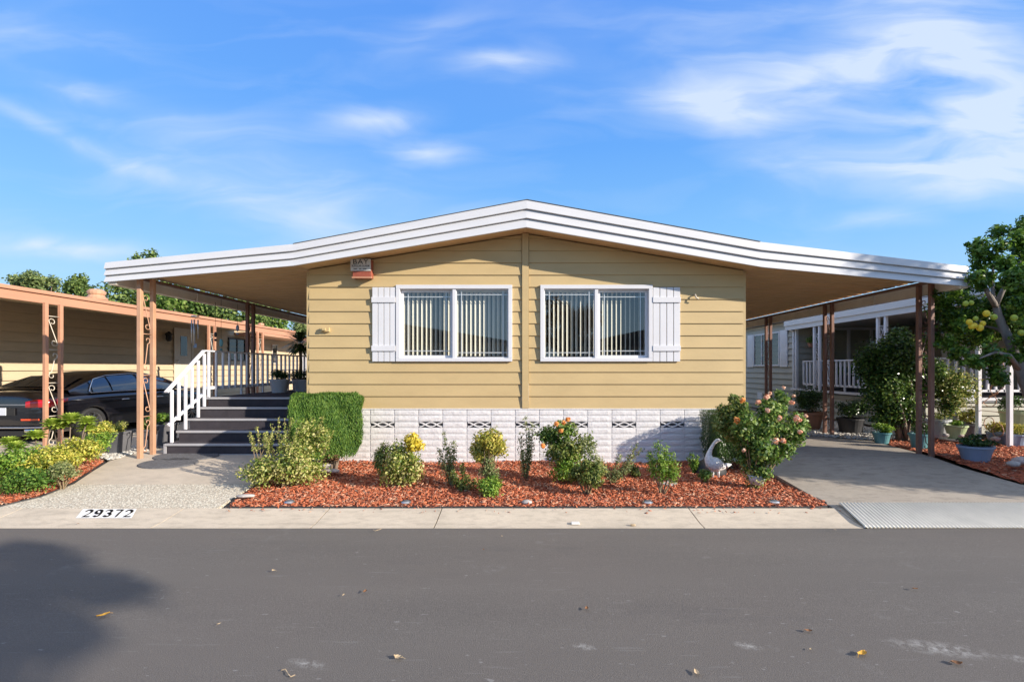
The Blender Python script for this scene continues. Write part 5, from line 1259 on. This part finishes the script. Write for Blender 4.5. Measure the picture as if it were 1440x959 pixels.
for px, py, d, r in [(1342, 415, 8.3, .25), (1362, 392, 8.2, .22), (1380, 365, 7.7, .22), (1382, 398, 7.3, .20), (1392, 352, 7.6, .25), (1410, 372, 7.3, .25), (1425, 335, 7.7, .26), (1440, 315, 7.8, .2), (1445, 350, 7.5, .3), (1432, 385, 7.2, .22), (1350, 430, 8.0, .28), (1330, 440, 8.2, .25), (1335, 470, 8.2, .28), (1365, 450, 8.3, .25), (1390, 430, 8.2, .25), (1385, 470, 8.1, .22),
                     (1395, 500, 7.2, .24), (1372, 510, 7.1, .17), (1352, 500, 7.4, .18), (1410, 525, 7.2, .2), (1425, 505, 7.5, .2), (1438, 440, 7.4, .25), (1460, 420, 7.6, .4), (1480, 360, 7.8, .45), (1500, 460, 7.6, .45), (1460, 500, 7.6, .35), (1480, 320, 8, .4), (1334, 478, 7.6, .15), (1415, 400, 7.1, .2), (1440, 420, 7.1, .22), (1400, 425, 8.0, .25), (1448, 470, 7.2, .2), (1425, 455, 8.1, .3), (1345, 455, 7.8, .25), (1325, 420, 7.9, .2), (1384, 440, 8.6, .3), (1420, 460, 8.6, .35), (1355, 470, 8.7, .3), (1362, 345, 7.9, .06), (1372, 356, 7.9, .08), (1400, 395, 7.9, .2)]:
    p = at(px, py, d)
    for k in range(4): cl.append((p.x+random.uniform(-.6, .6)*r, p.y+random.uniform(-.7, .7)*r, p.z+random.uniform(-.6, .6)*r, r*.55))
leafcloud('crown', 'lf_lemon', T, cl, 28000, .074, .5, .5, .3, 71)
for k, (px, py, s, m) in enumerate([(1387, 441, .06, 'lemon'), (1363, 453, .055, 'lemon'), (1370, 458, .055, 'lemon'), (1378, 461, .062, 'lemon'), (1382, 455, .05, 'lemon'), (1366, 459, .05, 'lemon'), (1372, 448, .045, 'lemon_green'), (1398, 446, .055, 'lemon_green'), (1358, 427, .05, 'lemon_green'), (1366, 426, .045, 'lemon_green'), (1426, 447, .06, 'lemon_green'), (1436, 468, .055, 'lemon_green')]):
    p = at(px, py, 6.95); q = MB(); q.ball(p, s*.78, 2, .03, (.95, .95, 1.08)); q.build('fruit', m, T, smooth=True)
for k, (px, py, d, r, lb) in enumerate([(1436, 648, 7.0, .12, 'pale rock on the mulch at the right edge'), (1400, 617, 8.9, .09, 'small rounded rock behind the white posts'), (1330, 612, 9.3, .07, 'small rock near the round stand'), (1425, 652, 6.9, .09, 'darker rock left of the pale rock at the right edge'), (1352, 613, 9.1, .06, 'small pale rock right of the round stand')]): rock(px, py, d, r, lb, 'stone_pink' if k in (0, 1, 4) else 'stone', seed=30+k)
# ================================================================== METAL RAMP
T = thing('driveway_ramp', (6.4, 5.2, 0), 'ribbed light metal ramp bridging the gutter at the right driveway', 'ramp')
n_ = 130; xs_ = np.linspace(3.70, 9.2, n_*4+1); rows_ = [(5.56, .105), (5.54, .11), (5.01, .022), (4.985, .006)]
pat = [0, .011, .011, 0]
V = [(x+(-.10 if True else 0)*(5.56-y)/.55, y, z+pat[i % 4]) for y, z in rows_ for i, x in enumerate(xs_)]; nx = len(xs_)
Q = [(j*nx+i, j*nx+i+1, (j+1)*nx+i+1, (j+1)*nx+i) for j in range(3) for i in range(nx-1)]
npmesh('plate', np.array(V), np.array(Q), 'ramp_metal', T)
q = MB(); q.add([(3.70, 5.56, .105), (3.60, 4.985, .006), (3.60, 4.985, -.0), (3.70, 5.56, .07), (3.74, 5.56, .105), (3.64, 4.985, .006), (3.64, 4.985, 0), (3.74, 5.56, .07)], [(0, 1, 2, 3), (4, 5, 6, 7), (3, 2, 6, 7)])
for xx in (4.6, 5.6, 6.6, 7.6): q.add([(xx, 5.5, .09), (xx, 5.05, .02), (xx, 5.05, .0), (xx, 5.5, .06), (xx+.01, 5.5, .09), (xx+.01, 5.05, .02), (xx+.01, 5.05, .0), (xx+.01, 5.5, .06)], [(0, 1, 2, 3), (7, 6, 5, 4)])
q.build('side_rib', 'steel', T)
# ================================================================== LITTER AND LEAVES
def ground_y(py): return F*CH/(py-CY)
leaves_ = [(145, 870, .055, 'dead_yellow', 'yellow fallen leaf in the tree shadow on the left of the road', 1), (385, 806, .03, 'dead_tan', 'pair of small curled tan leaves left of centre on the road', 2), (513, 836, .035, 'dead_brown', 'brown leaf curled on the road below the golden shrub', 3), (483, 841, .022, 'dead_tan', 'small tan leaf just left of the curled brown one', 4), (308, 882, .02, 'dead_tan', 'tiny tan leaf right of the tree shadow', 5),
  (680, 776, .02, 'dead_brown', 'tiny brown leaf near the middle of the road', 6), (706, 757, .02, 'dead_tan', 'tiny tan leaf close to the gutter, right of centre', 7), (825, 860, .035, 'dead_brown', 'upturned brown leaf on the road right of centre', 8), (1137, 892, .035, 'dead_brown', 'brown leaf with a long shadow in the right of the road', 9), (1212, 925, .055, 'dead_yellow', 'yellow-brown leaf with its stalk near the lower right', 10), (1345, 938, .045, 'dead_brown', 'dark curled leaf near the bottom right corner', 11),
  (1287, 832, .03, 'dead_brown', 'small brown leaf on the far right of the road', 12), (980, 952, .04, 'dead_tan', 'tan curled leaf at the bottom edge right of centre', 13), (1140, 918, .018, 'dead_tan', 'tiny leaf just below the brown leaf with a long shadow', 14), (560, 930, .045, 'dead_tan', 'thin tan leaf at the lower middle of the road', 15), (1175, 748, .02, 'dead_tan', 'tiny tan leaf by the corner of the metal ramp', 16), (110, 739, .02, 'dead_brown', 'brown leaf below the painted house number', 17)]
for px, py, s, m, lb, sd in leaves_:
    s *= .62; y = ground_y(py); x = (px-740)/660*y; r = random.Random(sd); a = r.uniform(0, 6.28); q = MB(); ca, sa = math.cos(a), math.sin(a); V = []; n_ = 7
    for k in range(n_):
        u = k/(n_-1); w_ = s*.60*math.sin(math.pi*(.06+.9*u))*(1+.25*r.uniform(-1, 1))
        for j in (-1, 0, 1):
            lx = (u-.5)*2*s; ly = j*w_; lz = .006+s*.25*(j*j)*.8+s*.25*(u-.5)**2*4*r.uniform(.6, 1.2); V.append((x+lx*ca-ly*sa, y+lx*sa+ly*ca, .018+lz))
    q.add(V, [(k*3+j, k*3+j+1, k*3+4+j, k*3+3+j) for k in range(n_-1) for j in range(2)])
    q.tube([(x+s*ca, y+s*sa, .03), (x+s*1.5*ca-.2*s*sa, y+s*1.5*sa+.2*s*ca, .02)], s*.03, 4)
    o = q.build('fallen_leaf', m); setp(o, lb, 'leaf', 'fallen leaves on the road')
q = MB(); x = (810-740)/660*5.08; q.box(x-.05, x+.04, 5.07, 5.13, .012, .03); o = q.build('paper_scrap', 'litter', None, bevel=.004); setp(o, 'crumpled white scrap lying at the gutter edge', 'litter')
q = MB(); x = (890-740)/660*5.06; q.ball((x, 5.05, .02), .03, 1, .2, (1.2, .6, .4)); o = q.build('gutter_leaf', 'dead_tan'); setp(o, 'small tan curled leaf in the gutter right of the white scrap', 'leaf')
for px, py, L_, lb, sd in ((405, 952, .10, 'curved dry twig at the bottom of the road left of centre', 1), (530, 748, .08, 'pale dry twig near the gutter left of centre', 3)):
    y = ground_y(py); x = (px-740)/660*y; q = MB(); r = random.Random(sd); q.tube([(x+L_*(k/5-.5), y+.03*math.sin(k*.9+sd), .024+.004*(k % 2)) for k in range(6)], .0025, 4); o = q.build('dry_twig', 'dead_tan'); setp(o, lb, 'twig')
spill = [(-3.6, 5.36), (3.6, 5.36), (3.8, 5.5), (-3.7, 5.5)]
stuff(chips('mulch_bits', spill, lambda x, y: gutz(y)-.004, 90, 'mulch_chip', .03, 77), 'few bits of red mulch spilled along the gutter', 'mulch')
# ================================================================== TREES
def tree(name, x, y, zg, h, crown, n, leaf, m, label, seed, tr=.14, lumps=26, rr=(.2, .38), bark='bark', asp=.55, extra=None):
    T = thing(name, (x, y, zg), label, 'tree'); rx, ry, rz = crown; c = (x, y, h-rz)
    L = lump(c, crown, lumps, seed, rr=rr)+(extra or [])
    leafcloud('crown', m, T, L, n, leaf, asp, .5, .3, seed)
    q = MB(); top = (x+.1, y, h-rz*1.1); q.tube([(x, y, zg-.1), (x+.04, y, zg+(h-zg)*.3), top], [tr, tr*.8, tr*.45], 8); q.build('trunk', bark, T, smooth=True)
    stems('limbs', bark, T, (x+.05, y, zg+(h-zg)*.35), L[:14], tr*.4, .015, seed, wob=.3)
    return T
def far_tree(px, pytop, d, wpx, hpx, m, label, seed, n=5200, leaf=.22, lumps=26):
    x = (px-740)/660*d; zt = 1.7+(518-pytop)/660*d; rx = wpx/660*d/2; rz = hpx/660*d/2
    return tree('background_tree', x, d, .2, zt, (rx, rx*.8, rz), n, leaf, m, label, seed, .2, lumps)
far_tree(48, 374, 34, 80, 60, 'lf_farlight', 'pale green tree behind the left end of the orange-trimmed roof', 101, 5000)
far_tree(112, 384, 27, 46, 50, 'lf_far', 'dark tree just left of the white fascia tip', 102, 2600, .2)
far_tree(165, 378, 26, 120, 100, 'lf_far', 'dark green tree rising behind the tan home beside the white fascia tip', 103, 4200, .2)
far_tree(210, 346, 28, 60, 60, 'lf_far', 'tallest tree, poking above the left end of the white fascia', 104, 1500, .2, 12)
far_tree(250, 385, 26, 130, 110, 'lf_green', 'bright leafy tree behind the first bay of the left awning', 105, 6500, .2)
far_tree(320, 398, 27, 120, 100, 'lf_far', 'tree above the orange fascia behind the wind chime', 106, 6000, .2)
far_tree(375, 418, 29, 80, 80, 'lf_green', 'small tree behind the second left awning post', 107, 4000, .2)
far_tree(425, 443, 34, 60, 50, 'lf_farlight', 'faded green tree behind the dracaena', 108, 2500, .2)
far_tree(1190, 440, 40, 140, 60, 'lf_far', 'tree behind the grey home', 109, 3000, .3)
T = thing('roadside_tree', (11.2, -6.6, 0), 'leafy tree across the road behind the camera, shading the road', 'tree')
L = lump((10.45, -3.75, 6.6), (1.5, 1.0, .75), 15, 110, rr=(.16, .34))+lump((11.3, -4.8, 6.9), (1.0, .6, .5), 6, 111, rr=(.2, .4)); leafcloud('crown', 'lf_green', T, L, 9000, .13, .55, .5, .3, 110)
q = MB(); q.tube([(11.2, -6.6, -.1), (11.2, -6.4, 3), (11.1, -5.8, 5.2), (10.8, -4.8, 6.4)], [.2, .17, .12, .06], 8); q.build('trunk', 'bark', T, smooth=True); stems('limbs', 'bark', T, (11.1, -5.8, 5.2), L, .06, .015, 3, wob=.2)
tree('tall_tree', 13.5, 3.50, 0, 8.4, (.5, .55, 2.7), 11000, .08, 'lf_dark', 'narrow dark tree beyond the right edge shading the fascia', 111, lumps=16, rr=(.4, .6))
tree('garden_tree', 9.9, 4.70, 0, 3.75, (1.15, 1.1, 1.5), 26000, .085, 'lf_green', 'round tree beside the driveway beyond the right edge', 112, lumps=34, rr=(.3, .5))
tree('garden_tree', 11.4, 4.75, 0, 4.75, (1.5, 1.15, 1.9), 26000, .10, 'lf_dark', 'taller tree behind the round driveway tree beyond the right edge', 115, lumps=40, rr=(.3, .5))
tree('street_tree', -16, -12, 0, 7.5, (3, 3, 3), 7000, .2, 'lf_yellowgreen', 'golden tree across the street to the left', 113)
tree('street_tree', 2.5, -13, 0, 6.6, (2.6, 2.2, 2.2), 7000, .18, 'lf_brown', 'rust-leaved tree between the two homes across the street', 114)
# ================================================================== LIGHT, SKY, CAMERA
EL = math.radians(21.5); AZ = math.radians(116.6)
w = bpy.data.worlds.new('World'); S.world = w; w.use_nodes = True; nt = w.node_tree
bg = nt.nodes['Background']; bg.inputs[1].default_value = SKY_STR
sk_ = nt.nodes.new('ShaderNodeTexSky'); sk_.sky_type = 'NISHITA'; sk_.sun_disc = False
sk_.sun_elevation = EL; sk_.sun_rotation = AZ; sk_.air_density = 1.0; sk_.dust_density = .3; sk_.ozone_density = 2.0; sk_.altitude = 0
tc = nt.nodes.new('ShaderNodeTexCoord').outputs['Generated']
sep = nt.nodes.new('ShaderNodeSeparateXYZ'); nt.links.new(tc, sep.inputs[0])
def M(op, a, b=None, c=None, clamp=False):
    n = nt.nodes.new('ShaderNodeMath'); n.operation = op; n.use_clamp = clamp
    for i, v in enumerate((a, b, c)):
        if v is None: continue
        if isinstance(v, (int, float)): n.inputs[i].default_value = v
        else: nt.links.new(v, n.inputs[i])
    return n.outputs[0]
ay = M('MAXIMUM', M('ABSOLUTE', sep.outputs[1]), .15)
u = M('DIVIDE', sep.outputs[0], ay); v = M('DIVIDE', sep.outputs[2], ay)
cmb = nt.nodes.new('ShaderNodeCombineXYZ'); nt.links.new(u, cmb.inputs[0]); nt.links.new(v, cmb.inputs[1])
uv = cmb.outputs[0]
# gentle domain warp
wn = nt.nodes.new('ShaderNodeTexNoise'); wn.inputs['Scale'].default_value = 3.5; wn.inputs['Detail'].default_value = 4; nt.links.new(uv, wn.inputs['Vector'])
vm = nt.nodes.new('ShaderNodeVectorMath'); vm.operation = 'MULTIPLY_ADD'
nt.links.new(wn.outputs['Color'], vm.inputs[0]); vm.inputs[1].default_value = (.13, .07, 0); 
vm2 = nt.nodes.new('ShaderNodeVectorMath'); vm2.operation = 'ADD'; nt.links.new(uv, vm2.inputs[0]); vm2.inputs[1].default_value = (-.065, -.035, 0)
nt.links.new(vm2.outputs[0], vm.inputs[2]); wuv = vm.outputs[0]
blobs = [  # centre px,py, half-width, half-height, angle (deg, + = up to the right), weight
 (100, 195, 190, 14, -24, .50), (300, 268, 260, 30, -18, .36), (470, 300, 360, 60, -8, .42), (330, 200, 300, 60, -14, .28), (120, 128, 120, 18, -10, .40),
 (525, 168, 95, 24, 4, .85), (595, 217, 85, 18, -2, .70), (700, 94, 95, 20, 2, .85), (610, 44, 110, 24, 6, .30), (60, 342, 190, 20, -4, .65), (40, 40, 200, 60, 0, .22),
 (1000, 148, 130, 40, -12, .72), (1100, 130, 220, 42, 10, .62), (1220, 90, 260, 90, 16, .50), (1320, 55, 190, 120, -20, .66), (1370, 120, 160, 60, -8, .45),
 (1330, 195, 260, 80, 14, .80), (1260, 235, 220, 34, -4, .60), (1390, 255, 130, 34, 6, .80), (1245, 312, 100, 14, 0, .45), (1050, 60, 420, 90, 4, .26), (1480, 190, 220, 90, 0, .6), (60, 345, 220, 16, -3, .5)]
tot = None
for px, py, a, b, ang, wt in blobs:
    mp = nt.nodes.new('ShaderNodeMapping'); mp.vector_type = 'TEXTURE'
    mp.inputs['Location'].default_value = ((px-CX)/F, (CY-py)/F, 0); mp.inputs['Rotation'].default_value = (0, 0, math.radians(ang)); mp.inputs['Scale'].default_value = (a*1.25/F, b*1.5/F, 1)
    nt.links.new(wuv, mp.inputs[0])
    g = nt.nodes.new('ShaderNodeTexGradient'); g.gradient_type = 'SPHERICAL'; nt.links.new(mp.outputs[0], g.inputs[0])
    gg = M('MULTIPLY', M('SMOOTHSTEP', g.outputs[1], 0, 1) if False else M('POWER', g.outputs[1], 1.6), wt)
    tot = gg if tot is None else M('ADD', tot, gg)
mp = nt.nodes.new('ShaderNodeMapping'); mp.inputs['Rotation'].default_value = (0, 0, .12); mp.inputs['Scale'].default_value = (1.0, 4.2, 1); nt.links.new(wuv, mp.inputs[0])
n1 = nt.nodes.new('ShaderNodeTexNoise'); n1.inputs['Scale'].default_value = 3.0; n1.inputs['Detail'].default_value = 6; n1.inputs['Roughness'].default_value = .5; n1.inputs['Distortion'].default_value = .7
nt.links.new(mp.outputs[0], n1.inputs['Vector'])
dens = M('MULTIPLY', tot, M('MULTIPLY_ADD', n1.outputs[0], 3.2, -.75, clamp=False))
veil = M('MULTIPLY', M('SUBTRACT', n1.outputs[0], .46, clamp=True), .5)
dens = M('MINIMUM', M('MULTIPLY', M('ADD', dens, veil), .85, clamp=True), .80)
hs = nt.nodes.new('ShaderNodeHueSaturation'); nt.links.new(sk_.outputs[0], hs.inputs['Color']); hs.inputs['Saturation'].default_value = SKY_SAT; hs.inputs['Value'].default_value = 1.0; hs.inputs['Hue'].default_value = SKY_HUE
rk = 1/(SKY_STR*2**EXPO)
lo = ramp(nt, sep.outputs[2], [(0, (.54, .79, 1.0)), (.10, (.43, .72, 1.02)), (.25, (.25, .59, 1.04)), (.42, (.145, .44, 1.04)), (.62, (.12, .36, 1.0)), (.74, (.5, .62, .95)), (1, (1.1, 1.12, 1.15))])  # top stops, above the view, whitened to fill the shade below
sc_ = nt.nodes.new('ShaderNodeVectorMath'); sc_.operation = 'SCALE'; nt.links.new(lo, sc_.inputs[0]); sc_.inputs['Scale'].default_value = rk
skyc = mixc(nt, .88, hs.outputs[0], sc_.outputs[0])
mx = nt.nodes.new('ShaderNodeMix'); mx.data_type = 'RGBA'; nt.links.new(dens, mx.inputs[0]); nt.links.new(skyc, mx.inputs[6]); mx.inputs[7].default_value = CLOUD
nt.links.new(mx.outputs[2], bg.inputs[0])
sl = bpy.data.lights.new('sun', 'SUN'); sl.energy = SUN_E; sl.angle = math.radians(.53); sl.color = (1.0, .90, .77)
so = bpy.data.objects.new('sun', sl); COL.objects.link(so)
d = Vector((-math.sin(AZ)*math.cos(EL), -math.cos(AZ)*math.cos(EL), -math.sin(EL)))
so.rotation_euler = d.to_track_quat('-Z', 'Y').to_euler()
cam = bpy.data.cameras.new('camera'); co = bpy.data.objects.new('camera', cam); COL.objects.link(co)
co.location = (0, 0, CH); co.rotation_euler = (math.pi/2, 0, 0)
cam.sensor_width = 36; cam.lens = F/1440*36; cam.shift_x = (720-CX)/1440; cam.shift_y = (CY-479.5)/1440
cam.clip_end = 1000; cam.clip_start = .05
S.camera = co
vs = S.view_settings; vs.view_transform = 'Standard'; vs.look = 'None'; vs.gamma = 1; vs.exposure = EXPO
S.cycles.max_bounces = 8; S.cycles.transparent_max_bounces = 16
